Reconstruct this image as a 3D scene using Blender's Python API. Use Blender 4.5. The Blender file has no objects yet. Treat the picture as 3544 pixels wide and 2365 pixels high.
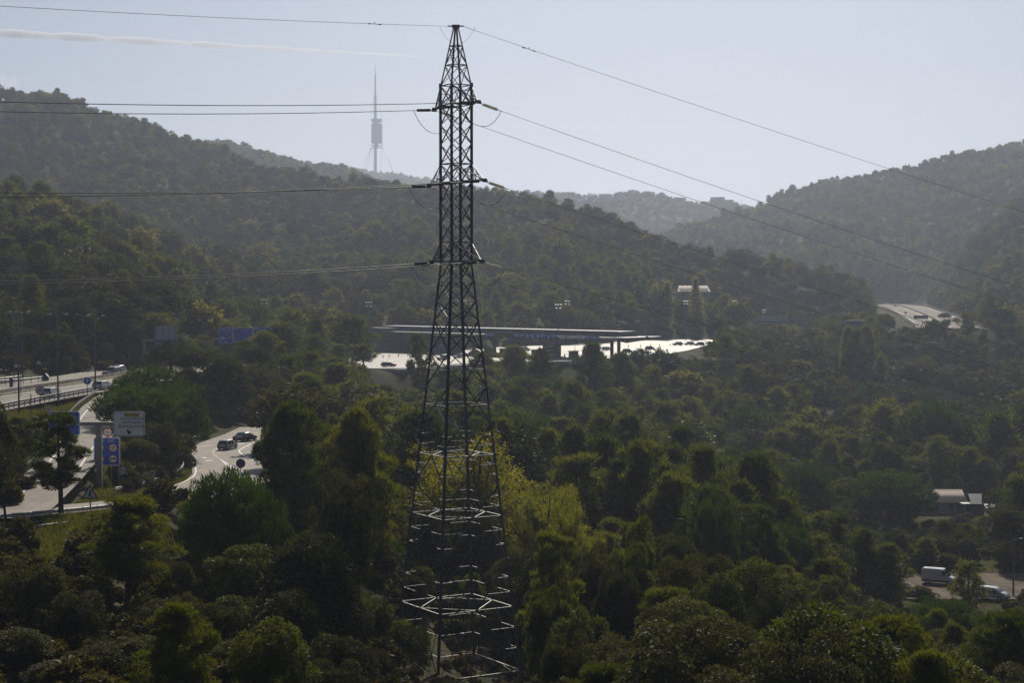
import bpy, bmesh, math, random
import numpy as np
from mathutils import Vector, Matrix

random.seed(7)
RNG = np.random.default_rng(11)
SC = bpy.context.scene
COL = SC.collection
R = math.radians

# ------------------------------------------------------------------ camera
FPX, CX, CY, HORIZON = 6000.0, 1772.0, 1182.5, 970.0
PITCH = math.atan((CY - HORIZON) / FPX)
cam_data = bpy.data.cameras.new("camera")
cam_data.sensor_width = 36.0
cam_data.lens = FPX / 3544.0 * 36.0
cam_data.clip_start = 0.5
cam_data.clip_end = 80000.0
cam = bpy.data.objects.new("camera", cam_data)
COL.objects.link(cam)
cam.location = (0, 0, 0)
cam.rotation_euler = (R(90) - PITCH, 0, 0)
SC.camera = cam

# ------------------------------------------------------------------ light
SUN_AZ, SUN_EL = R(6), R(36.5)            # azimuth to the right of the view axis (+Y)
world = bpy.data.worlds.new("World")
SC.world = world
world.use_nodes = True
wn, wl = world.node_tree.nodes, world.node_tree.links
wn.clear()
w_out = wn.new("ShaderNodeOutputWorld")
w_bg = wn.new("ShaderNodeBackground")
w_sky = wn.new("ShaderNodeTexSky")
w_sky.sky_type = 'NISHITA'
w_sky.sun_disc = False
w_sky.sun_elevation = SUN_EL
w_sky.sun_rotation = SUN_AZ
w_sky.altitude = 200
w_sky.air_density = 0.7
w_sky.dust_density = 2.0
w_sky.ozone_density = 4.5
w_bg.inputs['Strength'].default_value = 0.05
wl.new(w_sky.outputs[0], w_bg.inputs[0])
wl.new(w_bg.outputs[0], w_out.inputs[0])

sun_data = bpy.data.lights.new("sun", 'SUN')
sun_data.energy = 4.4
sun_data.angle = R(0.53)
sun_data.color = (1.0, 0.91, 0.77)
sun = bpy.data.objects.new("sun", sun_data)
COL.objects.link(sun)
SUN_DIR = Vector((math.sin(SUN_AZ) * math.cos(SUN_EL), math.cos(SUN_AZ) * math.cos(SUN_EL), math.sin(SUN_EL)))
sun.rotation_euler = SUN_DIR.to_track_quat('Z', 'Y').to_euler()
sun.location = (0, -20, 60)

# ------------------------------------------------------------------ exposure and sampling
SC.view_settings.view_transform = 'Standard'
SC.view_settings.look = 'None'
SC.view_settings.exposure = -0.14
SC.view_settings.gamma = 1.0
SC.view_settings.use_curve_mapping = False
SC.render.engine = 'CYCLES'
cy = SC.cycles
cy.max_bounces = 4
cy.diffuse_bounces = 2
cy.glossy_bounces = 2
cy.transmission_bounces = 3
cy.volume_bounces = 1
cy.transparent_max_bounces = 6
cy.use_adaptive_sampling = True
cy.adaptive_threshold = 0.02
cy.sample_clamp_indirect = 2.0
cy.sample_clamp_direct = 4.0
cy.caustics_reflective = False
cy.caustics_refractive = False
cy.use_denoising = True
try:
    cy.denoiser = 'OPENIMAGEDENOISE'
    cy.denoising_input_passes = 'RGB_ALBEDO_NORMAL'
    cy.denoising_prefilter = 'NONE'
except Exception:
    pass

# ------------------------------------------------------------------ pixels <-> place
_cp, _sp = math.cos(PITCH), math.sin(PITCH)

def P(px, py, D):
    """the point at distance D (along +Y) that the photograph shows at pixel (px, py)"""
    x = (px - CX) / FPX
    y = -(py - CY) / FPX
    dy = _cp + y * _sp
    dz = -_sp + y * _cp
    return Vector((x / dy * D, D, dz / dy * D))

def proj(X, Y, Z):
    f = Y * _cp - Z * _sp
    u = Y * _sp + Z * _cp
    return CX + FPX * X / f, CY - FPX * u / f

# ------------------------------------------------------------------ the lie of the land: columns of (distance, height)
COLS = {
    -1200: [(40, -21), (90, -21), (140, -20), (165, -19.5), (290, -17), (350, -8), (500, 18), (700, 45), (850, 40), (1000, 70), (1250, 150), (1500, 150), (2500, 90), (6500, 50)],
    0: [(40, -21), (90, -21.5), (140, -20.6), (165, -19.8), (230, -17.8), (290, -17.5), (320, -16.5), (350, -14), (400, -6), (500, 9), (600, 23), (700, 30), (850, 18), (1000, 50), (1250, 129), (1500, 120), (2500, 80), (6500, 50)],
    400: [(40, -21), (90, -22), (150, -21), (205, -20), (260, -18), (340, -17.5), (380, -15), (430, -8), (550, 6), (720, 25), (850, 14), (1000, 40), (1250, 124), (1500, 105), (2500, 80), (6500, 50)],
    800: [(40, -20), (80, -21.5), (100, -23.5), (130, -26), (160, -26), (200, -26), (260, -25.6), (320, -24), (400, -22), (500, -23), (600, -21), (700, -10), (800, 7), (900, 6), (1050, 30), (1250, 80), (1400, 66), (1650, 90), (2000, 150), (2600, 120), (4200, 200), (6500, 80)],
    1200: [(40, -20), (80, -22), (110, -27), (140, -30), (170, -29), (200, -29), (250, -32), (350, -35), (450, -34), (520, -30), (545, -26), (645, -26), (690, -20), (760, -12), (900, 4), (1000, 20), (1150, 48), (1400, 30), (1800, 60), (2200, 128), (2800, 120), (4200, 250), (5200, 150), (6500, 80)],
    1600: [(40, -20), (80, -25), (120, -32), (160, -38), (190, -35.5), (230, -35), (300, -38), (400, -40), (460, -38), (530, -31), (570, -26), (660, -26), (700, -21), (780, -14), (900, 0), (1000, 22), (1100, 40), (1350, 15), (2200, 60), (3000, 146), (4200, 215), (5200, 120), (6500, 60)],
    2000: [(40, -20), (80, -25), (120, -31), (160, -36), (200, -36.5), (250, -37.5), (300, -40), (400, -43), (500, -38), (560, -29), (600, -26), (700, -26), (740, -22), (780, -17), (850, -5), (950, 9), (1010, 22), (1150, 2), (1500, 0), (2200, 40), (3000, 143), (3600, 120), (6500, 50)],
    2400: [(40, -20), (80, -24), (120, -29), (160, -34), (200, -37), (250, -41), (300, -46), (400, -50), (500, -46), (600, -33), (680, -26), (760, -24), (850, -15), (950, 4), (1100, -10), (1400, -12), (1900, 50), (2300, 30), (3000, 129), (3600, 100), (6500, 50)],
    2800: [(40, -20), (80, -25), (130, -32), (200, -40), (240, -44), (300, -51), (360, -53), (450, -51), (550, -46), (700, -38), (850, -29), (1000, -8), (1120, -16), (1350, -6), (1600, 35), (2000, 100), (2500, 85), (3200, 110), (6500, 50)],
    3200: [(40, -20), (80, -25), (130, -33), (200, -44), (235, -47.5), (270, -48), (300, -48.5), (345, -51), (400, -52), (440, -52), (520, -51), (600, -46), (680, -34), (740, -22), (900, -20), (1350, -20), (1450, -6), (1600, 45), (1900, 124), (2500, 110), (6500, 50)],
    3600: [(40, -20), (80, -25), (130, -32.5), (200, -43.5), (235, -47.3), (270, -47.8), (300, -48), (400, -50), (500, -46), (650, -38), (800, -28), (950, -14), (1100, 4), (1300, 60), (1450, 48), (1600, 80), (1900, 150), (2500, 130), (6500, 50)],
    4700: [(40, -20), (80, -24), (130, -30), (200, -37), (300, -46), (400, -46), (500, -42), (650, -30), (800, -15), (950, 5), (1100, 30), (1300, 90), (1600, 120), (1900, 190), (2500, 150), (6500, 50)],
}
_ul = np.array(sorted(COLS))
_lg = np.linspace(math.log(40), math.log(6500), 300)
_prof = np.stack([np.interp(_lg, [math.log(d) for d, z in COLS[u]], [z for d, z in COLS[u]]) for u in _ul])
_ug = np.arange(-1200, 4701, 50.0)
_T = np.stack([np.interp(_ug, _ul, _prof[:, k]) for k in range(len(_lg))], axis=1)

def _blur(a, s, axis):
    k = np.exp(-0.5 * (np.arange(-3 * s, 3 * s + 1) / s) ** 2); k /= k.sum()
    pad = [(0, 0), (0, 0)]; pad[axis] = (3 * s, 3 * s)
    ap = np.pad(a, pad, mode='edge')
    return np.apply_along_axis(lambda v: np.convolve(v, k, mode='valid'), axis, ap)
_T = _blur(_blur(_T, 2, 0), 1, 1)

_nz = [(RNG.uniform(0, 6.28), RNG.uniform(0, 6.28), w, a) for w, a in
       ((420, 5), (300, 4), (210, 3.5), (150, 2.8), (110, 2.2), (75, 1.8), (48, 1.2), (30, .7))]

# rise or fall of each ridge along its length
RIDGES = [(1180, .16, [(-100, -2), (150, -2), (300, -5), (400, -1), (500, 4), (600, 1), (700, 6), (800, 12), (900, 13), (1000, 9), (1100, 8), (1400, 6), (1600, 8), (1700, 10), (2000, 8), (2120, 8), (2200, 4), (2290, 0), (3200, 0), (3300, 4), (3544, 2), (4000, 0)]),
          (2050, .12, [(500, 0), (700, 24), (800, 24), (900, 12), (1100, 10), (1250, 12), (1450, 8), (1600, 0), (2900, 0), (3000, -7), (3100, -9), (3200, -7), (3300, -2), (3400, 6), (3544, 8), (4200, 8)]),
          (3950, .10, [(900, 14), (1100, 18), (1300, 17), (1400, 12), (1500, 2), (1700, 0)]),
          (980, .055, [(2230, 0), (2385, 2), (2480, 7), (2570, 17), (2700, 18), (2800, 19), (2900, 20), (3000, 18), (3060, 8), (3130, 0)]),
          (2960, .07, [(1600, -3), (1700, -10), (1800, -14), (1900, -7), (2100, 3), (2200, 13), (2300, 2), (2400, -7), (2500, 0)])]

def H0(X, Y):
    X = np.asarray(X, float); Y = np.maximum(np.asarray(Y, float), 41)
    u = np.clip(CX + FPX * X / Y, -1199, 4699)
    a = (u + 1200) / 50.0
    b = np.clip((np.log(Y) - _lg[0]) / (_lg[1] - _lg[0]), 0, len(_lg) - 1.001)
    i = a.astype(int); j = b.astype(int); a = a - i; b = b - j
    z = (_T[i, j] * (1 - a) * (1 - b) + _T[i + 1, j] * a * (1 - b) + _T[i, j + 1] * (1 - a) * b + _T[i + 1, j + 1] * a * b)
    amp = np.clip((Y - 330) / 900, 0, 1)
    for ph, th, w, am in _nz:
        t = (X * math.cos(th) + Y * math.sin(th)) / w * 6.283
        z = z + amp * am * np.sin(t + ph + 0.8 * np.sin(t * 0.37 + 2 * ph))
    for d0, sg, pts in RIDGES:
        z = z + np.interp(u, [p[0] for p in pts], [p[1] for p in pts]) * np.exp(-0.5 * (np.log(Y / d0) / sg) ** 2)
    return z

def XP(px, D):
    return (px - CX) / FPX * D

# level strips of the place: rows of (Y, X left, X right, Z)
def rows_px(rows):
    return np.array([(D, XP(l, D), XP(r, D), z) for D, l, r, z in rows], float)

_hc = [(150, -82), (200, -77), (225, -74.5), (250, -72.5), (270, -70.5), (290, -67.8), (310, -65.5), (350, -62.5), (430, -58), (500, -44)]
_hz = [(150, -17.3), (330, -17.6), (430, -21), (500, -25.6)]
def highway_row(Y):
    return np.interp(Y, *zip(*_hc)), np.interp(Y, *zip(*_hz))
STRIPS = {
    'highway': np.array([(Y, highway_row(Y)[0] - 18.5, highway_row(Y)[0] + 6.2, highway_row(Y)[1]) for Y in range(150, 501, 10)]),
    'slip_road': np.array([(284, -66, -59.5, -17.55), (265, -63.8, -57.8, -17.9), (248, -61.8, -55.8, -18.3), (217, -56, -50, -19.3), (195, -52.3, -46.3, -19.8), (172, -49.5, -43, -20.0), (157, -48, -41, -20.05), (140, -48, -39, -20.1), (120, -50, -40, -20.1)][::-1]),
    'junction_road': rows_px([(142, -250, 60, -19.6), (150, -50, 330, -20.0), (158, 130, 430, -20.7), (165, 290, 520, -21.3), (172, 380, 640, -21.9), (182, 470, 760, -22.8), (192, 555, 900, -23.6), (202, 600, 960, -24.2), (212, 640, 935, -24.6), (222, 662, 920, -24.9), (232, 660, 905, -25.05), (245, 640, 893, -25.2), (258, 652, 893, -25.3), (270, 690, 905, -25.4), (285, 770, 915, -25.5), (300, 830, 930, -25.5)]),
    'toll_plaza': rows_px([(497, 1120, 1390, -26), (520, 1150, 1560, -26), (545, 1180, 1900, -26), (565, 1200, 2150, -26), (600, 1220, 2280, -26), (640, 1240, 2380, -26), (655, 1560, 2400, -26), (680, 1800, 2440, -26), (710, 2020, 2480, -26), (760, 2260, 2520, -26)]),
    'far_highway': rows_px([(720, 3172, 3395, -19.8), (755, 3165, 3380, -19.8), (880, 3130, 3335, -19.6), (936, 3117, 3312, -19.6), (991, 3107, 3290, -19.5), (1100, 3085, 3250, -19.5), (1200, 3065, 3222, -19.4), (1272, 3045, 3200, -19.3), (1400, 3000, 3115, -19.2)]),
    'dirt_track': np.array([(258, 60, 86, -47.8), (264, 54, 90, -48), (276, 50, 90, -48.2), (284, 52, 84, -48.3)], float),
    'house_plot': np.array([(372, 84, 112, -52), (400, 86, 122, -52)], float),
}

def H(X, Y):
    X = np.asarray(X, float); Y = np.asarray(Y, float)
    z = H0(X, Y)
    for name, r in STRIPS.items():
        xl = np.interp(Y, r[:, 0], r[:, 1]); xr = np.interp(Y, r[:, 0], r[:, 2]); zz = np.interp(Y, r[:, 0], r[:, 3])
        m = {'far_highway': 4, 'toll_plaza': 2.0}.get(name, 2.2)
        b = {'far_highway': 25, 'toll_plaza': 9, 'highway': 9}.get(name, 7)
        d = np.maximum(np.maximum(xl - X, X - xr), 0) - m
        dy = np.maximum(np.maximum(r[0, 0] - Y, Y - r[-1, 0]), 0)
        d = np.maximum(d, 0) + dy
        w = np.clip(1 - d / b, 0, 1); w = w * w * (3 - 2 * w)
        z = z * (1 - w) + (zz - (0.6 if name == 'far_highway' else 0.3)) * w
    return z

def hz(x, y):
    return float(H(np.array([x]), np.array([y]))[0])

def strip_z(name, Y):
    r = STRIPS[name]
    return float(np.interp(Y, r[:, 0], r[:, 3]))

def on_strip(name, px, py):
    """place on a level strip seen at pixel (px, py)"""
    lo, hi = 60.0, 2500.0
    for _ in range(50):
        m = 0.5 * (lo + hi)
        if proj(XP(px, m), m, strip_z(name, m))[1] > py: lo = m
        else: hi = m
    return Vector((XP(px, lo), lo, strip_z(name, lo)))

# ------------------------------------------------------------------ materials
MATS = {}
def mat(name, col, rough=0.6, metal=0.0, spec=0.5, var=0.15, scale=3.0, bump=0.0, coords='Object', col2=None, detail=4.0):
    if name in MATS: return MATS[name]
    m = bpy.data.materials.new(name); m.use_nodes = True
    nt = m.node_tree; n, l = nt.nodes, nt.links
    b = n['Principled BSDF']
    b.inputs['Roughness'].default_value = rough
    b.inputs['Metallic'].default_value = metal
    b.inputs['Specular IOR Level'].default_value = spec
    tc = n.new('ShaderNodeTexCoord'); nz = n.new('ShaderNodeTexNoise')
    nz.inputs['Scale'].default_value = scale; nz.inputs['Detail'].default_value = detail
    l.new(tc.outputs[coords], nz.inputs['Vector'])
    rp = n.new('ShaderNodeValToRGB')
    c2 = col2 or tuple(min(1, c * (1 + var)) for c in col)
    c1 = tuple(c * (1 - var) for c in col)
    rp.color_ramp.elements[0].position = 0.35; rp.color_ramp.elements[1].position = 0.65
    rp.color_ramp.elements[0].color = (*c1, 1); rp.color_ramp.elements[1].color = (*c2, 1)
    l.new(nz.outputs[0], rp.inputs[0]); l.new(rp.outputs[0], b.inputs['Base Color'])
    if bump:
        bp = n.new('ShaderNodeBump'); bp.inputs['Strength'].default_value = bump
        l.new(nz.outputs[0], bp.inputs['Height']); l.new(bp.outputs[0], b.inputs['Normal'])
    MATS[name] = m
    return m

def leaf_mat(name, col, col2, trans, rough=0.5, spec=0.5, tcol=None, clump=0.7):
    """leaf: a reflecting face mixed with light coming through; tone varies by tree and by clump"""
    m = bpy.data.materials.new(name); m.use_nodes = True
    nt = m.node_tree; n, l = nt.nodes, nt.links
    out = n['Material Output']; b = n['Principled BSDF']
    b.inputs['Roughness'].default_value = rough
    b.inputs['Specular IOR Level'].default_value = spec
    tc = n.new('ShaderNodeTexCoord'); nz = n.new('ShaderNodeTexNoise'); oi = n.new('ShaderNodeObjectInfo')
    nz.inputs['Scale'].default_value = clump; nz.inputs['Detail'].default_value = 3
    l.new(tc.outputs['Object'], nz.inputs['Vector'])
    ad = n.new('ShaderNodeMath'); ad.operation = 'MULTIPLY_ADD'; ad.inputs[1].default_value = 0.75
    l.new(oi.outputs['Random'], ad.inputs[0])
    mm = n.new('ShaderNodeMath'); mm.operation = 'MULTIPLY_ADD'; mm.inputs[1].default_value = 1.3; mm.inputs[2].default_value = -0.52
    l.new(nz.outputs[0], mm.inputs[0]); l.new(mm.outputs[0], ad.inputs[2])
    rp = n.new('ShaderNodeValToRGB')
    rp.color_ramp.elements[0].color = (*col, 1); rp.color_ramp.elements[1].color = (*col2, 1)
    l.new(ad.outputs[0], rp.inputs[0]); l.new(rp.outputs[0], b.inputs['Base Color'])
    tr = n.new('ShaderNodeBsdfTranslucent'); mx = n.new('ShaderNodeMixShader'); mx.inputs[0].default_value = trans
    mc = n.new('ShaderNodeMix'); mc.data_type = 'RGBA'; mc.blend_type = 'MULTIPLY'; mc.inputs[0].default_value = 1.0
    l.new(rp.outputs[0], mc.inputs[6]); mc.inputs[7].default_value = (*(tcol or (2.2, 2.0, 0.9)), 1)
    l.new(mc.outputs[2], tr.inputs['Color'])
    l.new(b.outputs[0], mx.inputs[1]); l.new(tr.outputs[0], mx.inputs[2]); l.new(mx.outputs[0], out.inputs['Surface'])
    MATS[name] = m
    return m

# ------------------------------------------------------------------ mesh helpers
class MB:
    def __init__(s): s.v = []; s.f = []
    def add(s, verts, faces):
        k = len(s.v); s.v += [tuple(p) for p in verts]; s.f += [tuple(i + k for i in f) for f in faces]; return s
    def box(s, x0, x1, y0, y1, z0, z1):
        return s.add([(x0, y0, z0), (x1, y0, z0), (x1, y1, z0), (x0, y1, z0), (x0, y0, z1), (x1, y0, z1), (x1, y1, z1), (x0, y1, z1)],
                     [(0, 3, 2, 1), (4, 5, 6, 7), (0, 1, 5, 4), (1, 2, 6, 5), (2, 3, 7, 6), (3, 0, 4, 7)])
    def tube(s, pts, rad, n=6, cap=True):
        pts = [Vector(p) for p in pts]
        rad = rad if hasattr(rad, '__len__') else [rad] * len(pts)
        k = len(s.v); up = None
        for i, p in enumerate(pts):
            d = (pts[min(i + 1, len(pts) - 1)] - pts[max(i - 1, 0)]).normalized()
            if up is None: up = Vector((0, 0, 1)) if abs(d.z) < .9 else Vector((1, 0, 0))
            a = d.cross(up).normalized(); b = a.cross(d).normalized(); up = b
            for j in range(n):
                t = 6.28318 * j / n
                s.v.append(tuple(p + (a * math.cos(t) + b * math.sin(t)) * rad[i]))
        for i in range(len(pts) - 1):
            for j in range(n):
                q = k + i * n; j2 = (j + 1) % n
                s.f.append((q + j, q + j2, q + n + j2, q + n + j))
        if cap:
            s.f.append(tuple(k + j for j in range(n))[::-1]); s.f.append(tuple(k + (len(pts) - 1) * n + j for j in range(n)))
        return s
    def prism(s, poly, y0, y1):
        """poly of (x, z) given a thickness along y"""
        n = len(poly)
        v = [(x, y0, z) for x, z in poly] + [(x, y1, z) for x, z in poly]
        f = [tuple(range(n)), tuple(range(2 * n - 1, n - 1, -1))] + [(i, i + n, (i + 1) % n + n, (i + 1) % n) for i in range(n)]
        return s.add(v, f)
    def disc(s, cx, cz, r, y0, y1, n=24):
        return s.prism([(cx + r * math.cos(6.28318 * i / n), cz + r * math.sin(6.28318 * i / n)) for i in range(n)], y0, y1)
    def ring(s, cx, cz, r0, r1, y0, y1, n=24):
        k = len(s.v)
        for r, y in ((r0, y0), (r1, y0), (r1, y1), (r0, y1)):
            for i in range(n):
                t = 6.28318 * i / n; s.v.append((cx + r * math.cos(t), y, cz + r * math.sin(t)))
        for a in range(4):
            b = (a + 1) % 4
            for i in range(n):
                j = (i + 1) % n
                s.f.append((k + a * n + i, k + a * n + j, k + b * n + j, k + b * n + i))
        return s
    def lathe(s, prof, n=12, c=(0, 0)):
        k = len(s.v)
        for r, z in prof:
            for i in range(n):
                t = 6.28318 * i / n; s.v.append((c[0] + r * math.cos(t), c[1] + r * math.sin(t), z))
        for a in range(len(prof) - 1):
            for i in range(n):
                j = (i + 1) % n; s.f.append((k + a * n + i, k + a * n + j, k + (a + 1) * n + j, k + (a + 1) * n + i))
        s.f.append(tuple(k + i for i in range(n))[::-1]); s.f.append(tuple(k + (len(prof) - 1) * n + i for i in range(n)))
        return s
    def loft(s, rings):
        k = len(s.v); n = len(rings[0])
        for r in rings: s.v += [tuple(p) for p in r]
        for a in range(len(rings) - 1):
            for i in range(n):
                j = (i + 1) % n; s.f.append((k + a * n + i, k + a * n + j, k + (a + 1) * n + j, k + (a + 1) * n + i))
        s.f.append(tuple(k + i for i in range(n))[::-1]); s.f.append(tuple(k + (len(rings) - 1) * n + i for i in range(n)))
        return s
    def mesh(s, name, m=None, smooth=False):
        me = bpy.data.meshes.new(name); me.from_pydata(s.v, [], s.f); me.update()
        bm = bmesh.new(); bm.from_mesh(me); bmesh.ops.recalc_face_normals(bm, faces=bm.faces); bm.to_mesh(me); bm.free()
        if m: me.materials.append(m)
        if smooth: me.shade_smooth()
        return me
    def obj(s, name, m, parent=None, loc=None, smooth=False):
        return link(name, s.mesh(name, m, smooth), parent, loc)

def link(name, data, parent=None, loc=None, rot=None):
    o = bpy.data.objects.new(name, data); COL.objects.link(o)
    if parent: o.parent = parent
    if loc is not None: o.location = loc
    if rot is not None: o.rotation_euler = rot
    return o

def tag(o, label=None, cat=None, group=None, kind=None):
    if label: o['label'] = label
    if cat: o['category'] = cat
    if group: o['group'] = group
    if kind: o['kind'] = kind
    return o

def thing(name, label, cat, loc=(0, 0, 0), rz=0.0, group=None):
    return tag(link(name, None, None, loc, (0, 0, rz)), label, cat, group)

def np_mesh(name, verts, faces, m):
    me = bpy.data.meshes.new(name)
    faces = np.asarray(faces, np.int32); nf, k = faces.shape
    me.vertices.add(len(verts)); me.vertices.foreach_set('co', np.asarray(verts, np.float32).ravel())
    me.loops.add(nf * k); me.loops.foreach_set('vertex_index', faces.ravel())
    me.polygons.add(nf); me.polygons.foreach_set('loop_start', np.arange(0, nf * k, k, dtype=np.int32))
    me.update(calc_edges=True)
    if m: me.materials.append(m)
    return me

_txt = {}
def text_mesh(s, size, m, depth=0.004):
    """lettering standing in the x-z plane, centred, facing -y"""
    key = (s, size, m.name)
    if key in _txt: return _txt[key]
    cu = bpy.data.curves.new("lettering", 'FONT'); cu.body = s; cu.size = size; cu.extrude = depth
    cu.align_x = 'CENTER'; cu.align_y = 'CENTER'; cu.resolution_u = 3
    o = bpy.data.objects.new("lettering", cu); COL.objects.link(o)
    dg = bpy.context.evaluated_depsgraph_get()
    me = bpy.data.meshes.new_from_object(o.evaluated_get(dg))
    bpy.data.objects.remove(o)
    me.transform(Matrix.Rotation(R(90), 4, 'X')); me.materials.clear(); me.materials.append(m); me.name = "lettering"
    _txt[key] = me
    return me
def letters(s, size, m, parent, x, y, z, sx=1.0):
    o = link('lettering', text_mesh(s, size, m), parent, (x, y, z)); o.scale = (sx, 1, 1)
    return o
# ------------------------------------------------------------------ ground, roads
def ground_mat():
    m = bpy.data.materials.new('woodland_ground'); m.use_nodes = True
    n, l = m.node_tree.nodes, m.node_tree.links; b = n['Principled BSDF']
    b.inputs['Roughness'].default_value = 0.95; b.inputs['Specular IOR Level'].default_value = 0.1
    tc = n.new('ShaderNodeTexCoord')
    n1 = n.new('ShaderNodeTexNoise'); n1.inputs['Scale'].default_value = 0.06; n1.inputs['Detail'].default_value = 8; n1.inputs['Roughness'].default_value = 0.65
    n2 = n.new('ShaderNodeTexNoise'); n2.inputs['Scale'].default_value = 1.3; n2.inputs['Detail'].default_value = 6
    for q in (n1, n2): l.new(tc.outputs['Object'], q.inputs['Vector'])
    r1 = n.new('ShaderNodeValToRGB'); e = r1.color_ramp.elements
    e[0].position = 0.38; e[0].color = (0.022, 0.026, 0.010, 1); e[1].position = 0.62; e[1].color = (0.085, 0.070, 0.038, 1)
    e = r1.color_ramp.elements.new(0.5); e.color = (0.04, 0.048, 0.016, 1)
    l.new(n1.outputs[0], r1.inputs[0])
    r2 = n.new('ShaderNodeValToRGB'); r2.color_ramp.elements[0].color = (0.45, 0.45, 0.45, 1); r2.color_ramp.elements[1].color = (1.5, 1.4, 1.2, 1)
    l.new(n2.outputs[0], r2.inputs[0])
    mx = n.new('ShaderNodeMix'); mx.data_type = 'RGBA'; mx.blend_type = 'MULTIPLY'; mx.inputs[0].default_value = 1
    l.new(r1.outputs[0], mx.inputs[6]); l.new(r2.outputs[0], mx.inputs[7]); l.new(mx.outputs[2], b.inputs['Base Color'])
    bp = n.new('ShaderNodeBump'); bp.inputs['Strength'].default_value = 0.8; bp.inputs['Distance'].default_value = 0.4
    l.new(n2.outputs[0], bp.inputs['Height']); l.new(bp.outputs[0], b.inputs['Normal'])
    return m
_u = np.arange(-1200, 4701, 16.0)
_d = np.exp(np.linspace(math.log(42), math.log(6400), 430))
UU, DD = np.meshgrid(_u, _d, indexing='ij')
XX = (UU - CX) / FPX * DD
ZZ = H(XX.ravel(), DD.ravel())
nu, nd = UU.shape
idx = np.arange(nu * nd).reshape(nu, nd)
quads = np.stack([idx[:-1, :-1], idx[1:, :-1], idx[1:, 1:], idx[:-1, 1:]], -1).reshape(-1, 4)
me = np_mesh('ground', np.stack([XX.ravel(), DD.ravel(), ZZ], 1), quads, ground_mat())
me.shade_smooth()
ground = tag(link('ground', me), kind='structure')

def road_mat(name, col, rough, var=0.18, streak=0.25, spec=0.3):
    m = bpy.data.materials.new(name); m.use_nodes = True
    n, l = m.node_tree.nodes, m.node_tree.links; b = n['Principled BSDF']
    b.inputs['Roughness'].default_value = rough; b.inputs['Specular IOR Level'].default_value = spec
    tc = n.new('ShaderNodeTexCoord'); mp = n.new('ShaderNodeMapping'); mp.inputs['Scale'].default_value = (0.9, 0.04, 1)
    n1 = n.new('ShaderNodeTexNoise'); n1.inputs['Scale'].default_value = 1.0; n1.inputs['Detail'].default_value = 5
    n2 = n.new('ShaderNodeTexNoise'); n2.inputs['Scale'].default_value = 0.25; n2.inputs['Detail'].default_value = 7
    l.new(tc.outputs['Object'], mp.inputs[0]); l.new(mp.outputs[0], n1.inputs['Vector']); l.new(tc.outputs['Object'], n2.inputs['Vector'])
    ad = n.new('ShaderNodeMath'); ad.operation = 'ADD'; l.new(n1.outputs[0], ad.inputs[0]); l.new(n2.outputs[0], ad.inputs[1])
    rp = n.new('ShaderNodeValToRGB'); e = rp.color_ramp.elements
    e[0].position = 0.8 / 2; e[1].position = 1.2 / 2
    hf = n.new('ShaderNodeMath'); hf.operation = 'MULTIPLY'; hf.inputs[1].default_value = 0.5
    l.new(ad.outputs[0], hf.inputs[0]); l.new(hf.outputs[0], rp.inputs[0])
    e[0].color = (*[c * (1 - streak) for c in col], 1); e[1].color = (*[c * (1 + var) for c in col], 1)
    l.new(rp.outputs[0], b.inputs['Base Color'])
    n3 = n.new('ShaderNodeTexNoise'); n3.inputs['Scale'].default_value = 25; l.new(tc.outputs['Object'], n3.inputs['Vector'])
    bp = n.new('ShaderNodeBump'); bp.inputs['Strength'].default_value = 0.15; bp.inputs['Distance'].default_value = 0.02
    l.new(n3.outputs[0], bp.inputs['Height']); l.new(bp.outputs[0], b.inputs['Normal'])
    return m
ASPHALT = road_mat('worn_asphalt', (0.20, 0.168, 0.13), 0.64)
CONCRETE_ROAD = road_mat('pale_concrete_apron', (0.27, 0.245, 0.205), 0.5, 0.15, 0.3, 0.35)
FAR_ASPHALT = road_mat('pale_far_asphalt', (0.21, 0.185, 0.15), 0.8, spec=0.12)
DIRT = road_mat('dry_dirt', (0.12, 0.09, 0.06), 0.95, 0.3, 0.5)

def strip_surface(name, rows, m, sub=6, across=6, lift=0.0):
    Y = rows[:, 0]; v = []; f = []
    ys = np.concatenate([np.linspace(Y[i], Y[i + 1], sub, endpoint=False) for i in range(len(Y) - 1)] + [[Y[-1]]])
    for y in ys:
        xl, xr, z = (np.interp(y, Y, rows[:, k]) for k in (1, 2, 3))
        for a in range(across + 1): v.append((xl + (xr - xl) * a / across, y, z + lift))
    k = across + 1
    for i in range(len(ys) - 1):
        for a in range(across): f.append((i * k + a, i * k + a + 1, (i + 1) * k + a + 1, (i + 1) * k + a))
    mb = MB(); mb.v = v; mb.f = f
    return tag(mb.obj(name, m, smooth=True), kind='structure')
strip_surface('highway', STRIPS['highway'], ASPHALT, 3)
strip_surface('slip_road', STRIPS['slip_road'], ASPHALT, lift=0.008)
strip_surface('junction_road', STRIPS['junction_road'], ASPHALT, lift=0.0)
strip_surface('toll_plaza', STRIPS['toll_plaza'], CONCRETE_ROAD)
strip_surface('far_highway', STRIPS['far_highway'], FAR_ASPHALT)
strip_surface('dirt_track', STRIPS['dirt_track'], DIRT)
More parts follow.
